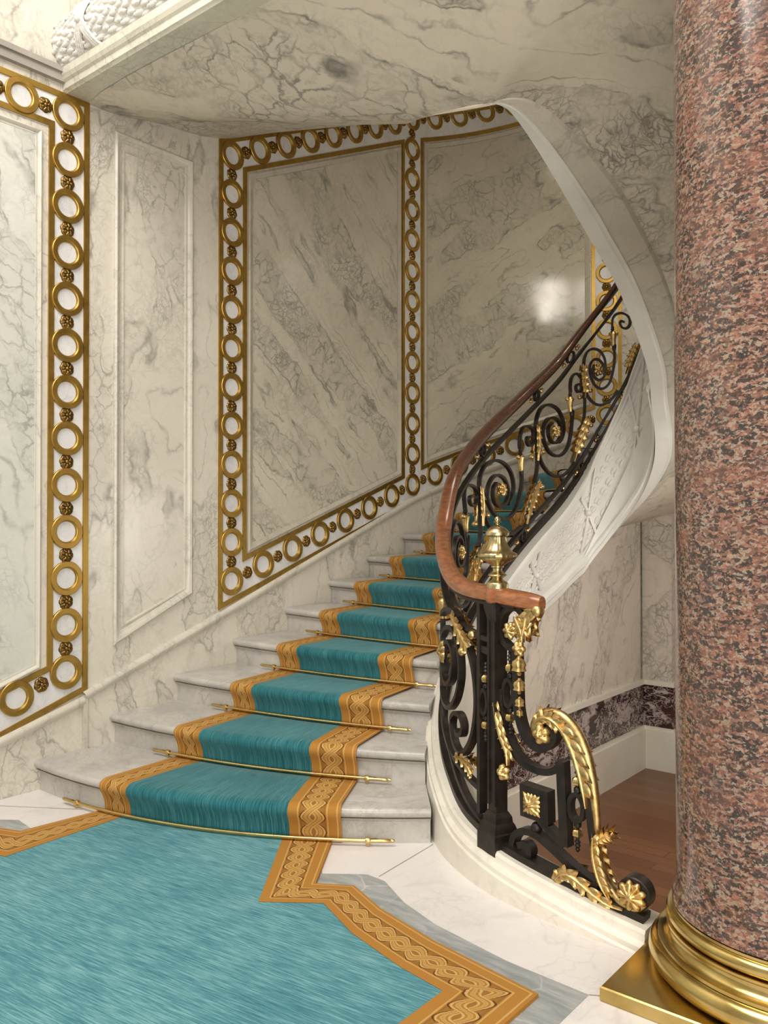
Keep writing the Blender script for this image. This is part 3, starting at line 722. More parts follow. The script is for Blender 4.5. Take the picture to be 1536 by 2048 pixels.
# ------------------------------------------------------------------ soffit of upper flight and landing
def inner_loop():
    L=[]
    for a in (150,123,95,68,40,20,0): x,y=circ(a,RI-HT); L.append((x,y,table(BT,sA(a))))
    xr=CX+RI-.02
    for y,z in ((5.28,2.42),(4.88,2.80),(4.44,3.04),(3.97,3.285),(3.68,3.41)): L.append((xr,y,z))
    L+=[(-2.17,3.55,3.452),(-2.26,3.49,3.468),(-2.42,3.47,3.480),(-2.60,3.48,3.50),(-2.76,3.55,3.545),(-2.87,3.70,3.63),(-2.90,3.9,3.745),(-2.91,4.2,3.89),(-2.91,4.5,4.03),(-2.91,4.8,4.18),(-2.91,5.2,4.42),(-2.91,5.5,4.62)]
    for a in (140,100,60): x,y=circ(a,RI); L.append((x,y,4.62+.012*(180-a)))
    return L
def outer_loop():
    L=[]
    for a in (150,123,95,68,40,20,0): L.append((CX+RO*math.cos(math.radians(a)),CY+RO*math.sin(math.radians(a)),table(BT,sA(a))+.05))
    xr=-.74
    for y,z in ((5.28,2.62),(4.88,2.98),(4.44,3.24),(3.97,3.48),(3.5,3.60)): L.append((xr,y,z))
    L+=[(-.74,2.9,3.70),(-.9,2.57,3.742),(-1.8,2.57,3.742),(-2.7,2.57,3.742),(-4.25,2.57,3.742),(-4.25,3.05,3.80),(-4.25,3.5,3.866),(-4.25,3.95,4.068),(-4.25,4.45,4.29),(-4.25,4.85,4.475),(-4.25,5.2,4.633),(-4.25,5.52,4.78)]
    for a in (140,100,60): L.append((CX+RO*math.cos(math.radians(a)),CY+RO*math.sin(math.radians(a)),4.78+.0105*(180-a)))
    return L
il_=inner_loop(); ol_=outer_loop(); assert len(il_)==len(ol_),(len(il_),len(ol_))
I=cat(il_,6); O=cat(ol_,6)
rows=[]; rb=[]
nI=len(I)
for i,(a,b) in enumerate(zip(I,O)):
    q=i/(nI-1)*(len(il_)-1)
    bw=.25*max(0.,min(1,.15+q/5,(12.6-q)/3.4))
    d=math.hypot(b[0]-a[0],b[1]-a[1]); dx,dy=(b[0]-a[0])/d,(b[1]-a[1])/d
    if bw>.004:
        sec=[(0,.6),(0,0),(.085,.004),(.095,.016),(.112,.018),(.115,.03),(.13,.035),(.24,.085),(.25,.11),(.25,.14)]
        f=bw/.25; rb.append([(a[0]+dx*o*f,a[1]+dy*o*f,a[2]+z*f) for o,z in sec])
    row=[]
    for j in range(15):
        t=j/14; e=bw*.9+(d-bw*.9)*t; zz=lerp(a[2]+bw*.46,b[2],t*t*(3-2*t)*.5+t*.5)
        row.append((a[0]+dx*e,a[1]+dy*e,zz))
    rows.append(row)
mb=MB(); mb.grid(rows)
struct('ceiling',mb,M['soffit'],angle=80)
mb=MB(); mb.grid([r[4:] for r in rb]); struct('trim_16',mb,M['ribbon'],angle=30)
mb=MB(); mb.grid([r[:5] for r in rb]); struct('trim_21',mb,M['string'],angle=30)
# ceiling panel line
mb=MB(); mb.sweep([(-3.89,2.74,3.745),(-1.2,2.74,3.738)],[(0,0,-1)]*2,[(-.028,-.02),(.028,-.02),(.02,.016),(.008,.02),(-.008,.02),(-.02,.016)]); struct('trim_17',mb,M['soffit'],False)
# landing beam with carved laurel cushion
def xsweep(prof,x0=WX+.005,x1=2.7): 
    mb=MB(); rows=[[(x,y,z) for y,z in prof] for x in (x0,x1)]; mb.grid(rows,close=True); mb.cap(rows[0]); mb.cap(rows[-1],True); return mb
struct('beam',xsweep([(2.58,3.742),(2.435,3.742),(2.428,3.75),(2.418,3.756),(2.418,3.79),(2.405,3.80),(2.395,3.82),(2.395,3.86),(2.46,3.87),(2.46,4.6),(2.58,4.6)]),M['beam'],angle=25).name='trim_18'
cz,cy,rr=4.00,2.46,.14
prof=[(cy-.105*math.sin(PI*i/12),cz-rr*math.cos(PI*i/12)) for i in range(13)]
struct('frieze',xsweep(prof+[(2.5,cz+rr),(2.5,cz-rr)]),M['carved'],angle=50).name='trim_19'
mb=MB(); x=WX+.03; c=0
while x<-2.0:
    for j in range(9):
        t=PI*(j+.5+.5*(c%2))/9.5; N=Vector((0,-math.sin(t),-math.cos(t))); p=Vector((x,cy-.105*math.sin(t),cz-rr*math.cos(t)))
        up=Vector((1,0,0))+Vector((0,math.cos(t),math.sin(t)))*(.35 if j%2 else -.2); up.normalize(); N=(N-up*N.dot(up)).normalized(); B=up.cross(N); R=Matrix((up,B,N)).transposed()
        mb.ball(p,.034,6,(1.25,.42,.32),R)
        if j%3==0: mb.ball(p+N*.012+up*.02,.007,6)
    x+=.055; c+=1
for xc in (WX+.30,WX+1.5):
    for k in (-1,1):
        pts=[];nr=[]
        for i in range(15):
            t=PI*(.06+.88*i/14); pts.append((xc+k*(i-7)/7*.10,cy-.122*math.sin(t),cz-(rr+.016)*math.cos(t))); nr.append((0,-math.sin(t),-math.cos(t)))
        for dd in (-.017,0,.017): mb.sweep([(p[0]+dd,p[1],p[2]) for p in pts],nr,[(-.008,-.006),(.008,-.006),(.005,.007),(-.005,.007)])
    mb.ball((xc,cy-.125,cz),.024,8)
struct('frieze_leaves',mb,M['carved']).name='trim_20'
struct('wall_upper',MB().box(WX,2.7,2.5,2.58,4.14,6.4),M['wall'],False).name='wall_upper'
# ------------------------------------------------------------------ column
A=.436; CXc,CYc=-1.113+A,2.366+A
colm=thing('column','massive polished red granite column on a brass base at the right','column',(CXc,CYc,0))
mb=MB(); 
pl=[(A-.004,0),(A,.004),(A,.041),(A-.004,.045)]
rows=[[(CXc+sx*r,CYc+sy*r,z) for sx,sy in ((-1,-1),(1,-1),(1,1),(-1,1))] for r,z in pl]; mb.grid(rows,close=True); mb.cap(rows[0],True); mb.cap(rows[-1]); obj('plinth',mb,M['brass'],colm,angle=20)
def arc(r0,z0,r,h,a0=-90,a1=90,n=10): return [(r0+r*math.cos(math.radians(lerp(a0,a1,i/n))),z0+h*math.sin(math.radians(lerp(a0,a1,i/n)))) for i in range(n+1)]
prof=[(.39,.045)]+arc(.393,.085,.036,.038)+[(.400,.124),(.400,.134),(.388,.136),(.378,.142),(.371,.150),(.368,.160),(.370,.170),(.376,.175),(.376,.182)]+arc(.355,.205,.021,.022)+[(.358,.228),(.358,.236),(.35,.238)]
mb=MB(); mb.lathe(prof,96,(CXc,CYc,0)); obj('base_moulding',mb,M['brass'],colm,angle=35)
sp=[(.35,.238),(.3575,.240),(.3575,.262),(.351,.275),(.347,.295),(.345,.33),(.345,1.5),(.344,3.0),(.343,6.2)]
mb=MB(); mb.lathe(sp,96,(CXc,CYc,0)); obj('shaft',mb,M['granite'],colm,angle=35)
# ------------------------------------------------------------------ balustrade
nx,ny,nh,_=pth(SN)
bal=thing('stair_balustrade','black wrought iron balustrade with gilded leaves under a curving mahogany handrail','balustrade',(nx,ny,nh))
IRS=[(-.009,-.014),(.009,-.014),(.009,.014),(-.009,.014)]
def sec(w,d): return [(-w,-d),(w,-d),(w,d),(-w,d)]
def line3(pts,branch,off=0.): # traced (s,z) list -> 3D + normals
    return [P3(s,z,off) for s,z in pts],[pnorm(s) for s,z in pts]
# handrail
def hand(s0,s1,ds=.03):
    out=[];s=s0
    while s<s1: out.append(s); s+=ds
    return out+[s1]
rsec=[(-.040,-.004),(-.036,-.022),(-.022,-.030),(.022,-.030),(.036,-.022),(.040,-.004),(.038,.012),(.028,.026),(.012,.033),(-.012,.033),(-.028,.026),(-.038,.012)]
def rail_mesh(ss,zf,sc=None):
    rows=[]
    for i,s in enumerate(ss):
        k=sc[i] if sc else 1
        rows.append([P3(s,zf(s)+b*(.5+.5*k if k<1 else k),a*k) for a,b in rsec])
    mb=MB(); mb.grid(rows,close=True); mb.cap(rows[0]); mb.cap(rows[-1],True); return mb
sE=SN-.235
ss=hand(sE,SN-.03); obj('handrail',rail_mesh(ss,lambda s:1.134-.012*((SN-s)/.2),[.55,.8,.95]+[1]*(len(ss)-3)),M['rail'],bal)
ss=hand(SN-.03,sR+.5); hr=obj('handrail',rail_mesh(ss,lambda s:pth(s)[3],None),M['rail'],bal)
mb=MB(); mb.lathe([(.043,1.104),(.048,1.112),(.048,1.150),(.043,1.162)],24,(nx,ny,0)); obj('newel_block',mb,M['rail'],bal)
# urn finial
ub=1.160
up=[(.033,0),(.034,.022),(.031,.026),(.028,.030),(.019,.036),(.016,.044),(.022,.050),(.030,.055),(.029,.060),(.020,.066),(.014,.076),(.015,.086),(.020,.090),(.019,.096),(.024,.102),(.034,.112),(.048,.122),(.058,.132),(.060,.141),(.057,.150),(.049,.156),(.046,.160),(.039,.172),(.032,.188),(.029,.205),(.028,.218),(.030,.222)]
def fl(a,z):
    if .10<z-ub<.14: return 1+.05*abs(math.sin(10*a))
    if .158<z-ub<.215: return 1-.06*abs(math.sin(9*a))**2
    return 1
fin_=MB(); fin_.lathe([(r*1.27,z*.93+ub) for r,z in up],60,(nx,ny,0),fl); fo=obj('urn_finial',fin_,M['urn'],bal,angle=50)
mb=MB(); mb.lathe([(r*1.27,z*.93+ub) for r,z in [(.030,.222),(.036,.226),(.037,.236),(.034,.243),(.030,.250),(.022,.260),(.010,.266),(.005,.270),(.005,.276),(.011,.280),(.012,.284),(.008,.288),(.009,.294),(.007,.302),(.002,.307)]],40,(nx,ny,0),lambda a,z:1+.04*abs(math.sin(10*a)) if .226<z-ub<.262 else 1); obj('lid',mb,M['urn'],fo,angle=50)
# newel post
ang=math.atan2(ptan(SN).y,ptan(SN).x)
def sq(cx,cy,prof,rot): 
    rows=[]
    for r,z in prof: rows.append([(cx+r*math.sqrt(2)*math.cos(rot+PI/4+k*PI/2),cy+r*math.sqrt(2)*math.sin(rot+PI/4+k*PI/2),z) for k in range(4)])
    mb=MB(); mb.grid(rows,close=True); mb.cap(rows[0],True); mb.cap(rows[-1]); return mb
zb=nh-.03
nw=obj('newel_post',sq(nx,ny,[(.027,zb+.15),(.027,zb+.88),(.032,zb+.92),(.040,zb+.955),(.040,zb+.975)],ang),M['iron'],bal,angle=20)
obj('newel_base',sq(nx,ny,[(.058,zb),(.058,zb+.075),(.053,zb+.08),(.053,zb+.09),(.048,zb+.105),(.042,zb+.115),(.040,zb+.135),(.029,zb+.155)],ang),M['iron'],nw,angle=20)
for sg in (-1,1):
    mb=MB(); o=pnorm(SN)*(-.029); t=ptan(SN)*(.019*sg); mb.sweep([(nx+o.x+t.x,ny+o.y+t.y,zb+.18),(nx+o.x+t.x,ny+o.y+t.y,zb+.90)],[(o.x,o.y,0)]*2,sec(.006,.004)); obj('newel_fillet',mb,M['iron'],nw)
# rail bars that follow the stair
def barz(f,s0,s1,w=.010,d=.014,ds=.04,name='bar'):
    ss=hand(s0,s1,ds); mb=MB(); mb.sweep([P3(s,f(s)) for s in ss],[pnorm(s) for s in ss],sec(w,d)); return obj(name,mb,M['iron'],bal,angle=35)
sT=sA(10)
barz(lambda s:shoe(s)+.012,.02,SN-.05,.014,.03,name='shoe_rail')
barz(lambda s:shoe(s)+.012,SN+.04,sT,.016,.024,name='shoe_rail')
sB=SN+.18
barz(lambda s:shoe(s)+.012+.105*min(1,(s-SN)/.5),SN+.06,sT,.010,.016,name='lower_bar')
ub_=lambda s: pth(s)[3]-.155-.03*max(0,1-(s-SN)/.6)
barz(ub_,SN+.03,sT,.010,.016,name='upper_bar')
barz(lambda s: pth(s)[3]-.036,SN-.12,sT,.006,.024,name='rail_core')
# --- tracing helpers
def tr(pts,branch,n=6,ox=0,oy=0,k=1.):
    return [un(ox+x*k,oy+y*k,branch) for x,y in cat(pts,n)]
def scroll(sz,name='scroll',w=.009,d=.014,mat='iron',taper=0,off=0,parent=None):
    pts=[P3(s,z,off) for s,z in sz]; nr=[pnorm(s) for s,z in sz]; n=len(pts)
    sc=[1-taper*(i/(n-1)) for i in range(n)] if taper else None
    mb=MB(); mb.sweep(pts,nr,sec(w,d),sc); return obj(name,mb,M[mat],parent or bal,angle=50)
def rose3(s,z,R,off,name='gilt_rosette',pet=7,parent=None,sx=1.,mat='gold',h=.5,both=True):
    """rosette facing the well-side and stair-side"""
    me=MB()
    nn=pnorm(s); t=ptan(s); C=P3(s,z,0)
    for sg in ((-1,1) if both else (-1,)):
        N=nn*sg; nr=9; seg=pet*6; rows=[]
        for i in range(nr+1):
            q=i/nr; row=[]
            for k in range(seg):
                a=2*PI*k/seg; lobe=abs(math.cos(pet*a/2))
                if q<.25: hh=h*R*(.9+.35*math.sqrt(max(0,1-(q/.25)**2)))
                elif q<.32: hh=h*R*.6
                else: hh=h*R*((.95-.5*q*q)*(.5+.5*lobe**.6))
                if q==1: hh=0
                rr=R*q*(1-.25*(1-lobe)*max(0,q-.4)/.6)
                p=C+t*(rr*math.cos(a)*sx)+Vector((0,0,rr*math.sin(a)))+N*(off+hh); row.append(p)
            rows.append(row)
        me.grid(rows,close=True)
    return obj(name,me,M[mat],parent or bal,angle=60)
def leaf(sz,width,name='gilt_leaf',off=-.018,curl=.012,lobes=5,asym=(1,1),parent=None,mat='gold'):
    """acanthus leaf on the panel: curved midrib with pairs of ridged pointed lobes, ending in a tip lobe"""
    n=len(sz); mb=MB()
    L=[P3(q[0],q[1],0) for q in sz]; NR=[pnorm(q[0]) for q in sz]
    tot=sum((b-a).length for a,b in zip(L,L[1:]))
    def sp(q):
        q=min(max(q,0),1)*(n-1); i=min(int(q),n-2); f=q-i; return L[i].lerp(L[i+1],f),(L[min(i+2,n-1)]-L[max(i-1,0)]).normalized(),NR[i].lerp(NR[i+1],f).normalized()
    for sg in (1,-1):
        def put(p,N,h): return p+N*(sg*(abs(off)+h))
        # midrib
        rows=[]
        for i in range(15):
            q=i/14; p,t,N=sp(q); B=t.cross(N).normalized(); w=width*.30*(math.sin(PI*(.12+.83*q))**.6)
            rows.append([put(p+B*(w*f),N,curl*(1.25*(1-f*f)+.1)) for f in (-1,-.6,-.2,0,.2,.6,1)])
        mb.grid(rows)
        for side in (-1,1):
            ws=width*asym[0 if side<0 else 1]
            for k in range(lobes):
                q0=(k+.1)/(lobes+.6); env=math.sin(PI*min(.97,.22+.70*q0))**.8
                ln=ws*env*1.15; p,t,N=sp(q0); B=t.cross(N).normalized()*side; bw=max(tot/lobes*.90,ws*.42)
                rows=[]
                for i in range(7):
                    u=i/6; c=p+B*(ln*u*(1-.12*u))+t*(ln*.85*u**1.5); d=(t*1.-B*.55*(1-u)).normalized()
                    hw=bw*.5*(math.sin(PI*min(1,.28+.72*u))**.75)*(1-.25*u)+.0006
                    hh=curl*(1.05-.45*u+.75*u*u)
                    rows.append([put(c+d*(hw*f),N,hh*(.35+.65*(1-abs(f))**.8)) for f in (-1,-.55,0,.55,1)])
                mb.grid(rows)
    return obj(name,mb,M[mat],parent or bal,angle=60)
def bead_col(s,items,z0,name,mat,parent=None,off=0):
    """vertical lathe at path position s; items=[(r,dz)]"""
    p=P3(s,0,off); mb=MB(); mb.lathe([(r,z0+dz) for r,dz in items],14,(p.x,p.y,0)); return obj(name,mb,M[mat],parent or bal)
def ringoval(s,z,rs,rz,name='oval_ring',w=.006,d=.014,tilt=0,parent=None):
    pts=[];nr=[]
    for k in range(33):
        a=2*PI*k/32; x=rs*math.cos(a); zz=rz*math.sin(a); pts.append(P3(s+x,z+zz+tilt*x)); nr.append(pnorm(s+x))
    mb=MB(); mb.sweep(pts,nr,sec(w,d)); return obj(name,mb,M['iron'],parent or bal,angle=50)
# --- scroll unit template traced from the photograph (pixel offsets of one bay), stored as (ds, dz above shoe line)
Z0=lambda x,y:(1000+x/4.388,500+y/4.388)
def tmpl(pts,n=6):
    out=[]
    for x,y in cat(pts,n):
        s,z=un(*Z0(x,y),'up'); out.append((s-SC0,z-shoe(s)))
    return out
SC0=un(*Z0(490,1590),'up')[0]
TB=tmpl([(640,1410),(632,1500),(622,1600),(600,1710),(555,1785),(495,1808),(430,1770),(388,1680),(378,1585),(405,1500),(450,1472),(505,1492),(535,1560),(528,1640),(490,1692),(448,1675),(424,1610),(430,1550),(458,1518)])
TA=tmpl([(312,1560),(322,1480),(352,1400),(400,1360),(452,1362),(510,1402),(548,1480),(560,1570),(545,1645),(515,1690)])
TC=tmpl([(335,1740),(350,1830),(385,1905),(440,1965),(510,1988),(580,1960),(640,1890),(690,1800)])
TS=tmpl([(312,1560),(325,1700),(328,1850),(320,1950),(300,2040)])
TH_=tmpl([(632,1415),(620,1330),(615,1210),(625,1135),(660,1085),(700,1100),(722,1160),(712,1222),(685,1245),(668,1215),(675,1182),(698,1178)])
TL1=tmpl([(312,1550),(318,1640),(320,1740),(308,1850)],8)
TL2=tmpl([(765,1490),(735,1570),(705,1660),(672,1745),(635,1860)],8)
b1=tmpl([(280,1815),(280,1815)],1)[0]; b2=tmpl([(378,1768),(378,1768)],1)[0]; b3=tmpl([(800,1535),(800,1535)],1)[0]
cB=tmpl([(618,1270),(618,1270)],1)[0]; cG=tmpl([(617,1360),(617,1360)],1)[0]; cD=tmpl([(630,1418),(630,1418)],1)[0]
ct=tmpl([(215,1425),(215,1425)],1)[0]
ZB=lambda x,y:(850+x/5.12,880+y/5.12)
def tz(Z,pts,n=6): return [un(*Z(x,y),'up') for x,y in cat(pts,n)]
def shift(tp,sc,k): return [(sc+a*k,shoe(sc+a*k)+b) for a,b in tp]
U=[]   # each bay: spiral, hook arc, lower arc, stem, baluster hook, leaf a, leaf b, rosette, beads, collar, cap, buds, ring s
s1=un(*ZB(785,510),'up')[0]; s3=un(*Z0(865,1050),'up')[0]
U.append(dict(B=tz(ZB,[(985,310),(990,420),(970,560),(930,700),(870,785),(800,810),(730,780),(670,700),(635,600),(645,480),(690,385),(750,360),(810,400),(842,480),(850,570),(820,650),(770,682),(720,650),(695,570),(700,490),(730,440)]),
 A=tz(ZB,[(555,490),(560,390),(600,280),(670,222),(740,210),(820,250),(880,340),(905,460),(892,570),(850,660)]),
 C=tz(ZB,[(585,640),(600,740),(640,850),(700,930),(800,978),(900,950),(985,885)]),S=tz(ZB,[(552,490),(565,640),(572,780),(570,900),(560,1010),(545,1090)]),
 K=tz(ZB,[(415,740),(405,640),(400,560),(410,490),(440,460),(500,480),(540,560),(525,640),(492,672),(460,640),(458,590),(490,570)]),
 L1=tz(ZB,[(545,490),(556,600),(562,720),(555,880)],8),L2=tz(ZB,[(1150,430),(1105,545),(1062,670),(1010,860)],8),R=(785,510,ZB),b=(410,745,ZB),g=(415,845,ZB),c=(415,950,ZB),bud=[(510,860,ZB),(640,770,ZB),(1200,475,ZB)],k=1.))
U.append(dict(B=shift(TB,SC0,1),A=shift(TA,SC0,1),C=shift(TC,SC0,1),S=shift(TS,SC0,1),
 K=tz(Z0,[(175,1745),(172,1690),(180,1620),(200,1562),(240,1545),(285,1572),(300,1640),(285,1700),(255,1716),(235,1682),(240,1645),(262,1640)]),
 L1=shift(TL1,SC0,1),L2=shift(TL2,SC0,1),R=(490,1590,Z0),b=(178,1775,Z0),g=(185,1865,Z0),c=(187,1925,Z0),bud=[(280,1815,Z0),(378,1768,Z0),(800,1535,Z0)],k=1.))
U.append(dict(B=tz(Z0,[(1005,850),(1010,950),(995,1060),(960,1170),(900,1216),(840,1190),(800,1110),(790,1020),(820,965),(865,960),(905,1000),(925,1060),(910,1120),(870,1140),(830,1110),(815,1050),(828,1005)]),
 A=tz(Z0,[(735,1010),(745,940),(775,885),(825,866),(880,885),(920,950),(930,1030),(920,1090)]),C=tz(Z0,[(750,1180),(762,1260),(795,1315),(850,1355),(910,1355),(980,1310),(1040,1230)]),S=tz(Z0,[(735,1010),(738,1120),(745,1300),(742,1440),(722,1560)]),
 K=tz(Z0,[(622,1250),(618,1190),(628,1125),(660,1085),(700,1102),(722,1160),(712,1222),(685,1245),(668,1215),(675,1182),(698,1178)]),
 L1=tz(Z0,[(735,1020),(736,1120),(745,1210),(737,1300)],8),L2=tz(Z0,[(1215,830),(1180,900),(1150,980),(1115,1090)],8),R=(865,1050,Z0),b=(618,1270,Z0),g=(617,1350,Z0),c=(630,1415,Z0),bud=[(700,1290,Z0),(795,1230,Z0),(1268,850,Z0)],k=.8))
K3=tz(Z0,[(990,690),(992,610),(1018,565),(1070,550),(1120,570),(1146,610),(1140,660),(1110,685),(1075,675),(1058,640),(1070,620),(1095,628)])
def bay(d):
    k=d['k']; sb=scroll(d['B'],'spiral_scroll',.0085,.013)
    for key,nm,w in (('A','hook_scroll',.0085),('C','lower_scroll',.0085),('S','stem',.0075)): scroll(d[key],nm,w,.013,parent=sb)
    x,y,Z=d['R']; s,z=un(*Z(x,y),'up'); rose3(s,z,.047,.010,parent=sb,sx=k)
    leaf(d['L1'],.040*k,lobes=4,parent=sb); leaf(d['L2'],.040*k,lobes=5,parent=sb)
    for x,y,Z in d['bud']:
        q,z=un(*Z(x,y),'up'); obj('gilt_bud',MB().ball(P3(q,z,0),.018,8,(1,1.3,1)),M['gold'],sb)
    baluster(d['K'],d['b'],d['g'],d['c'],k)
    zf=lambda s:(ub_(s)+pth(s)[3]-.03)/2
    for nm,q,zf,rr in (('rail_ring',s-.28*k,zf,.036),('bar_ring',s+.30*k,lambda s:shoe(s)+.068,.034)):
        if q<SN+.35 or q>sT-.05: continue
        sl=(zf(q+.05)-zf(q-.05))/.1; o=ringoval(q,zf(q),rr*.9,rr,nm,.005,.012,sl*.55)
        for e in (-1,1):
            t=q+e*.075*k; mb=MB(); mb.ball(P3(t,zf(t),-.004),.016,8,(1,1,1.1)); mb.ball(P3(t+e*.014,zf(t+e*.014),0),.012,8); obj('gilt_bud',mb,M['gold'],o)
def baluster(K,b,g,c,k):
    hk=scroll(K,'baluster_hook',.0075,.012)
    s,z=un(*b[2](b[0],b[1]),'up'); bead_col(s,[(.010,-.035),(.015,-.028),(.010,-.021),(.016,-.012),(.010,-.004),(.015,.004),(.010,.012),(.013,.02),(.008,.03)],z,'beads','iron',hk)
    s,z=un(*g[2](g[0],g[1]),'up'); bead_col(s,[(.012,-.06),(.017,-.052),(.018,-.01),(.023,.02),(.027,.034),(.020,.046),(.010,.055)],z,'gilt_collar','gold',hk)
    for q in (-1,1): obj('gilt_bud',MB().ball(P3(s+.030*q*max(k,.6),z+.036,-.006),.016,8),M['gold'],hk)
    s,z=un(*c[2](c[0],c[1]),'up'); bead_col(s,[(.008,-.04),(.013,-.03),(.017,0),(.013,.012),(.010,.02)],z,'stem_cap','iron',hk)
for d in U: bay(d)
baluster(K3,(992,700,Z0),(1000,775,Z0),(1006,838,Z0),.7)
# bay half hidden behind the urn and the handrail bend
sc0=s1-.70
T0=lambda tp:[(sc0+(a*.9),shoe(sc0+a*.9)+b*.95) for a,b in tp]
o0=scroll(T0(TB),'spiral_scroll',.0085,.013); scroll(T0(TA),'hook_scroll',.0085,.013,parent=o0); scroll(T0(TC),'lower_scroll',.0085,.013,parent=o0)
rose3(sc0,shoe(sc0)+.95*(un(*Z0(490,1590),'up')[1]-shoe(SC0)),.045,.010,parent=o0)
leaf(tz(ZB,[(600,1055),(545,1150),(500,1290),(470,1440)],8),.040,lobes=5,parent=o0)
# --- bay beside the newel (traced)
Z1=lambda x,y:(820+x/2.731,1150+y/2.731)
def t1(pts,n=6,off=0): return [un(*Z1(x,y),'low') for x,y in cat(pts,n)]
mb=MB(); q=t1([(392,120),(392,1290)],8); 
st=scroll(q,'stile',.012,.018)
for a,b in ((390,262),(395,1195)):
    scroll(t1([(388,a),(470,b if b>a else a)] if False else [(385,a),(455,a+ (30 if a<600 else 60))],4),'bracket_bar',.012,.014,parent=st)
s1=scroll(t1([(172,205),(170,330),(172,470),(190,380),(210,300),(238,292),(266,360),(280,470),(279,570),(258,670),(222,722),(190,700),(174,620),(172,500)][7:] if False else [(182,330),(205,288),(238,292),(266,360),(280,470),(279,570),(258,670),(222,722),(192,690),(178,600),(176,500),(190,400),(212,362),(236,400),(244,480),(234,560),(210,592),(192,560),(188,480)]),'spiral_scroll',.010,.016)
rose3(un(*Z1(196,415),'low')[0],un(*Z1(196,415),'low')[1],.055,.012,parent=s1,sx=.9)
scroll(t1([(178,215),(200,190),(235,190),(275,235)],5),'hook_scroll',.010,.016,parent=s1)
scroll(t1([(176,210),(176,400),(176,640)],5),'stem',.008,.014,parent=s1)
leaf(t1([(255,215),(285,285),(318,350),(350,395)],8),.045,parent=s1)
s2=scroll(t1([(325,390),(352,500),(367,620),(368,740),(350,870),(318,945),(285,972),(255,930),(236,850),(236,780),(255,752),(280,765),(296,815),(290,862),(268,868),(258,842)]),'spiral_scroll',.010,.016)
scroll(t1([(185,700),(195,830),(232,960),(285,1050),(340,1115),(392,1165)]),'lower_scroll',.010,.014,parent=s2)
leaf(t1([(275,985),(320,1010),(352,1050),(365,1080)],8),.03,parent=s2)
for x,y in ((355,325),(300,415)):
    s,z=un(*Z1(x,y),'low'); obj('gilt_bud',MB().ball(P3(s,z,-.012),.02,8),M['gold'],s1)
s,z=un(*Z1(178,175),'low'); bead_col(s,[(.010,-.06),(.020,-.055),(.020,-.01),(.027,.02),(.024,.035),(.012,.045),(.018,.055),(.010,.062),(.018,.072),(.010,.08),(.018,.09),(.010,.10)],z,'gilt_collar','gold',s1)
# --- foot scrolls right of the newel
c1=scroll(t1([(500,300),(502,230),(535,190),(575,182),(610,200),(632,250),(628,300),(600,330)] if False else [(625,215),(590,180),(540,185),(508,230),(503,300),(520,360),(555,395),(590,408)]),'crown_scroll',.012,.016)
m1=scroll(t1([(585,400),(590,520),(592,640),(598,740),(622,840),(665,910),(715,940),(765,925),(795,885),(790,840),(760,815)]),'main_scroll',.014,.020)
rose3(un(*Z1(562,302),'low')[0],un(*Z1(562,302),'low')[1],.036,.016,parent=c1)
leaf(t1([(690,195),(655,230),(645,290),(625,370)],8),.040,parent=c1,lobes=3)
leaf(t1([(600,230),(615,270),(632,320),(640,365)],8),.034,parent=c1,lobes=3)
s,z=un(*Z1(703,195),'low'); obj('gilt_bud',MB().ball(P3(s,z,-.008),.026,10),M['gold'],c1)
rose3(un(*Z1(618,398),'low')[0],un(*Z1(618,398),'low')[1],.032,.022,'gilt_knot',6,parent=m1,h=.7,both=False)
g=None
for i,(x,y,r) in enumerate([(622,490,1.),(623,600,.82),(624,690,.62),(625,745,.45)]):
    s,z=un(*Z1(x,y),'low'); p=P3(s,0,-.028); mb=MB()
    mb.lathe([(rr*r,z+zz*r*.5) for rr,zz in [(.006,.075),(.008,.06),(.014,.05),(.024,.035),(.027,.01),(.023,-.012),(.028,-.035),(.020,-.03),(.006,-.05),(.009,-.06),(.005,-.075)]],24,(p.x,p.y,0),lambda a,zz:1+.10*math.cos(5*a)); obj('gilt_bellflower',mb,M['gold'],m1)
m2=scroll(t1([(508,620),(515,740),(535,860),(575,955),(630,1020),(700,1058),(765,1068),(810,1050),(835,1015)]),'inner_scroll',.013,.019)
scroll(t1([(832,1010),(838,1150),(845,1300),(852,1470)]),'upright_bar',.018,.020,parent=m2)
scroll(t1([(715,1325),(780,1395),(850,1462)]),'brace',.014,.018,parent=m2)
leaf(t1([(487,690),(500,790),(520,880),(550,960),(558,1030)],9),.042,parent=nw,lobes=6,asym=(.25,1))
s,z=un(*Z1(535,1068),'low'); rose3(s,z,.034,.02,'gilt_volute',5,parent=nw,h=.8,both=False)
# square plaque
plq=MB(); pts=[un(*Z1(x,y),'low') for x,y in ((618,1125),(768,1175),(772,1352),(622,1300))]
fr=[P3(s,z,-.024) for s,z in pts]; bk=[P3(s,z,.024) for s,z in pts]; plq.grid([fr,bk],close=True); plq.cap(fr,True); plq.cap(bk)
po=obj('plaque',plq,M['iron'],bal,angle=20); s,z=un(*Z1(682,1240),'low')
def star(s,z,R,off,parent):
    me=MB(); N=-pnorm(s); t=ptan(s); C=P3(s,z,0); rows=[]
    for i in range(9):
        q=i/8; row=[]
        for k in range(64):
            a=2*PI*k/64; sq_=1/max(abs(math.cos(a)),abs(math.sin(a))); e=.72+.28*(sq_-1)/.414; ser=1-.16*(1-abs(math.cos(8*a)))
            hh=R*.45*(1-q)*(.6+.4*abs(math.cos(4*a)))+ (.006 if q<.2 else 0); hh=0 if q==1 else hh+.004
            rr=R*q*(e*1.25*ser if q>.3 else 1); row.append(C+t*(rr*math.cos(a))+Vector((0,0,rr*math.sin(a)))+N*(off+hh))
        rows.append(row)
    me.grid(rows,close=True); return obj('gilt_rosette',me,M['gold'],parent,angle=60)
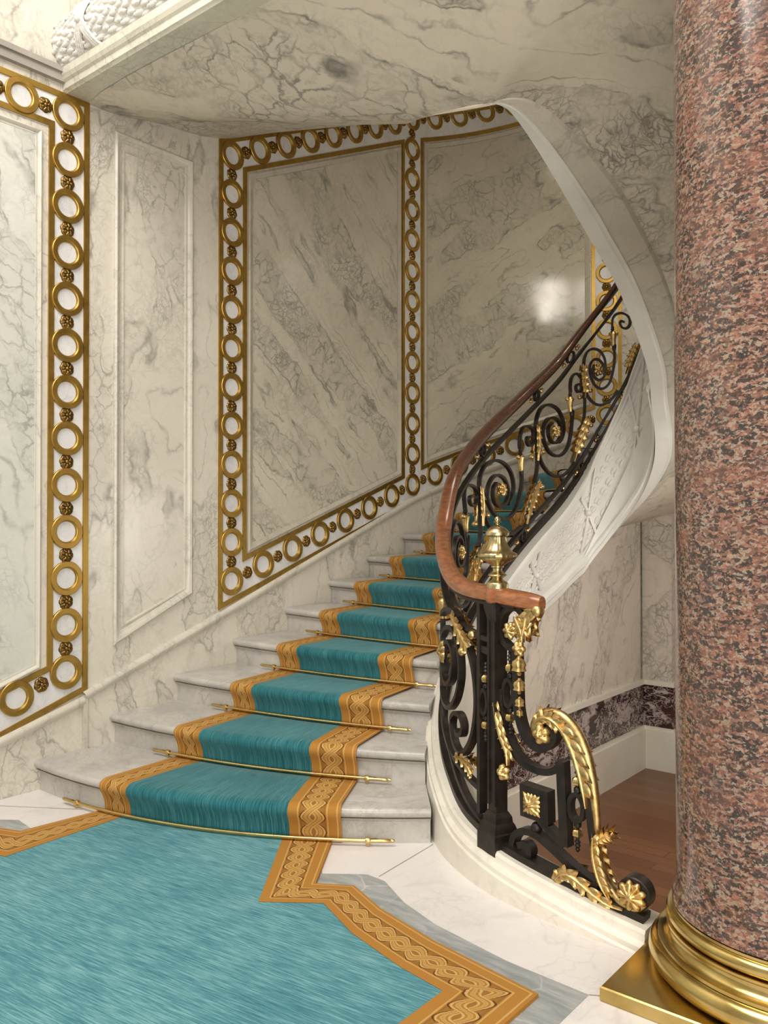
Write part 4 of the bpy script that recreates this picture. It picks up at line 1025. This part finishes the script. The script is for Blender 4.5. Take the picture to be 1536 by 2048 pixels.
star(s,z,.045,.024,po)
s,z=un(*Z1(690,1372),'low'); mb=MB(); mb.ball(P3(s,z,0),.022,10); obj('ball',mb,M['iron'],po)
# lower S scroll
ls=scroll(t1([(600,1465),(640,1462),(662,1500),(640,1545),(595,1530),(570,1470),(580,1415),(625,1388),(690,1405),(770,1470),(850,1545),(940,1625),(1030,1690)]),'base_scroll',.013,.020)
# ovals with finials
def oval_fin(x,y,rx,ry,topf,botf,parent):
    s,z=un(*Z1(x,y),'low'); s2=un(*Z1(x+rx,y),'low')[0]; z2=un(*Z1(x,y-ry),'low')[1]
    o=ringoval(s,z,abs(s2-s),z2-z,'oval_ring',.008,.016,0,parent)
    h=z2-z
    for sg in (1,-1):
        zt=z+sg*h; p=P3(s,0); mb=MB(); it=[(.006,0),(.014,.008),(.014,.02),(.006,.028),(.006,.07),(.012,.075),(.007,.083),(.011,.09),(.006,.098),(.009,.104),(.004,.112)]
        mb.lathe([(r,zt+sg*d) for r,d in it],12,(p.x,p.y,0)); obj('finial',mb,M['iron'],o)
        mb=MB(); mb.lathe([(r,zt+sg*d) for r,d in [(.010,.030),(.016,.034),(.019,.042),(.018,.052),(.014,.056),(.010,.060)]],18,(p.x,p.y,0),lambda a,zz:1+.14*math.cos(6*a)); obj('gilt_cup',mb,M['gold'],o)
oval_fin(546,640,26,72,1,1,m1); oval_fin(912,1262,38,72,1,1,m2); oval_fin(414,690,18,65,1,1,st)
# big gilded S bar with volute
G=t1([(760,880),(730,892),(700,870),(690,825),(712,782),(760,762),(815,775),(870,820),(920,895),(955,985),(980,1090),(998,1200),(1010,1310),(1018,1430)])
n=len(G); gs=[.6+.5*math.sin(PI*min(1,i/(n-1)*1.02))**.8 for i in range(n)]
mb=MB(); hexs=[(.026*math.cos(2*PI*k/12),.021*math.sin(2*PI*k/12)) for k in range(12)]
mb.sweep([P3(s,z) for s,z in G],[pnorm(s) for s,z in G],hexs,gs); gb=obj('gilt_scroll_bar',mb,M['gold'],bal,angle=60)
leaf(t1([(800,790),(850,850),(890,930),(915,1000),(940,1090),(962,1190),(975,1260)],8),.050,parent=gb,lobes=6,asym=(.15,1),off=-.016)
leaf(t1([(700,800),(740,770),(800,790),(860,850)],8),.035,parent=gb,lobes=4,off=-.018)
s,z=un(*Z1(738,862),'low'); rose3(s,z,.040,.018,'gilt_volute',5,parent=gb,h=.8)
scroll(t1([(968,1180),(985,1300),(1000,1420),(1015,1500)]),'backing_bar',.012,.018,parent=gb)
# foot leaf and rosette
FT=t1([(1022,1410),(1022,1500),(1040,1590),(1075,1670),(1125,1740),(1180,1790),(1235,1805),(1285,1770)])
n=len(FT); mb=MB(); mb.sweep([P3(s,z) for s,z in FT],[pnorm(s) for s,z in FT],[(.021*math.cos(2*PI*k/12),.030*math.sin(2*PI*k/12)) for k in range(12)],[.6+.5*(i/(n-1)) for i in range(n)]); fb_=obj('gilt_foot_scroll',mb,M['gold'],bal,angle=60)
leaf(t1([(1015,1410),(1012,1500),(1030,1600),(1060,1680),(1100,1745)],9),.040,parent=fb_,lobes=6,asym=(.2,1),off=-.022)
leaf(t1([(1020,1450),(1045,1430),(1080,1412),(1112,1415)],8),.028,parent=fb_,lobes=4)
leaf(t1([(820,1640),(850,1612),(900,1622),(960,1670),(1030,1730),(1100,1775),(1180,1800)],8),.034,parent=fb_,lobes=6,off=-.028)
s,z=un(*Z1(1222,1728),'low'); 
p=P3(s,z,.004); N=pnorm(s)
mb=MB(); mb.lathe([(.054,-.028),(.058,-.024),(.058,.024),(.054,.028)],40,P3(s-.004,z+.003,.004),axis=N.to_track_quat('Z','Y').to_matrix()); dk=obj('scroll_eye',mb,M['iron'],fb_)
rose3(s,z,.054,.028,'gilt_rosette',9,parent=dk,h=.4)
# ------------------------------------------------------------------ lights
def area(name,loc,tgt,size,power,col,sy=None):
    l=bpy.data.lights.new(name,'AREA'); l.energy=power; l.color=col; l.size=size
    if sy: l.shape='RECTANGLE'; l.size_y=sy
    o=bpy.data.objects.new(name,l); COL.objects.link(o); o.location=loc; o.rotation_euler=(Vector(tgt)-Vector(loc)).to_track_quat('-Z','Y').to_euler(); return o
area('hall_light',(-1.9,.2,5.6),(-2.8,2.6,.3),2.8,215,(1,.955,.89))
area('hall_light_side',(1.8,-1.5,3.6),(-1.6,3.2,.8),2.4,75,(1,.93,.84))
area('well_light',(-1.0,4.9,1.2),(-2.86,5.3,.3),1.0,24,(1,.95,.88))
area('bounce_light',(.8,-.9,.9),(-2.2,3.2,3.7),2.2,90,(1,.93,.82))
area('panel_glint_light',(-2.41,5.9,3.75),(-3.66,6.79,3.37),.10,4.5,(1,.93,.80),.42)  # added lamp in the well, placed for the streak reflected on the curved panel
area('stair_light',(-2.5,5.2,5.4),(-3.4,5.2,1.2),.9,20,(1,.88,.70))
w=bpy.data.worlds.new('World'); SC.world=w; w.use_nodes=True; bg=w.node_tree.nodes['Background']; bg.inputs[0].default_value=(1,.94,.85,1); bg.inputs[1].default_value=.50
# ------------------------------------------------------------------ camera
cam=bpy.data.cameras.new('Camera'); cam.sensor_fit='HORIZONTAL'; cam.sensor_width=36; cam.lens=36*F/1536
co=bpy.data.objects.new('Camera',cam); COL.objects.link(co); co.location=(0,0,H)
PT=.010
co.rotation_euler=(PI/2+PT,0,TH)
cam.shift_y=(YH-1024-F*math.tan(PT))/1536
cam.clip_start=.05
SC.camera=co
SC.view_settings.view_transform='Standard'
SC.view_settings.look='None'; SC.view_settings.exposure=0.0
for o in list(SC.objects):
    if '_b' in o: del o['_b']
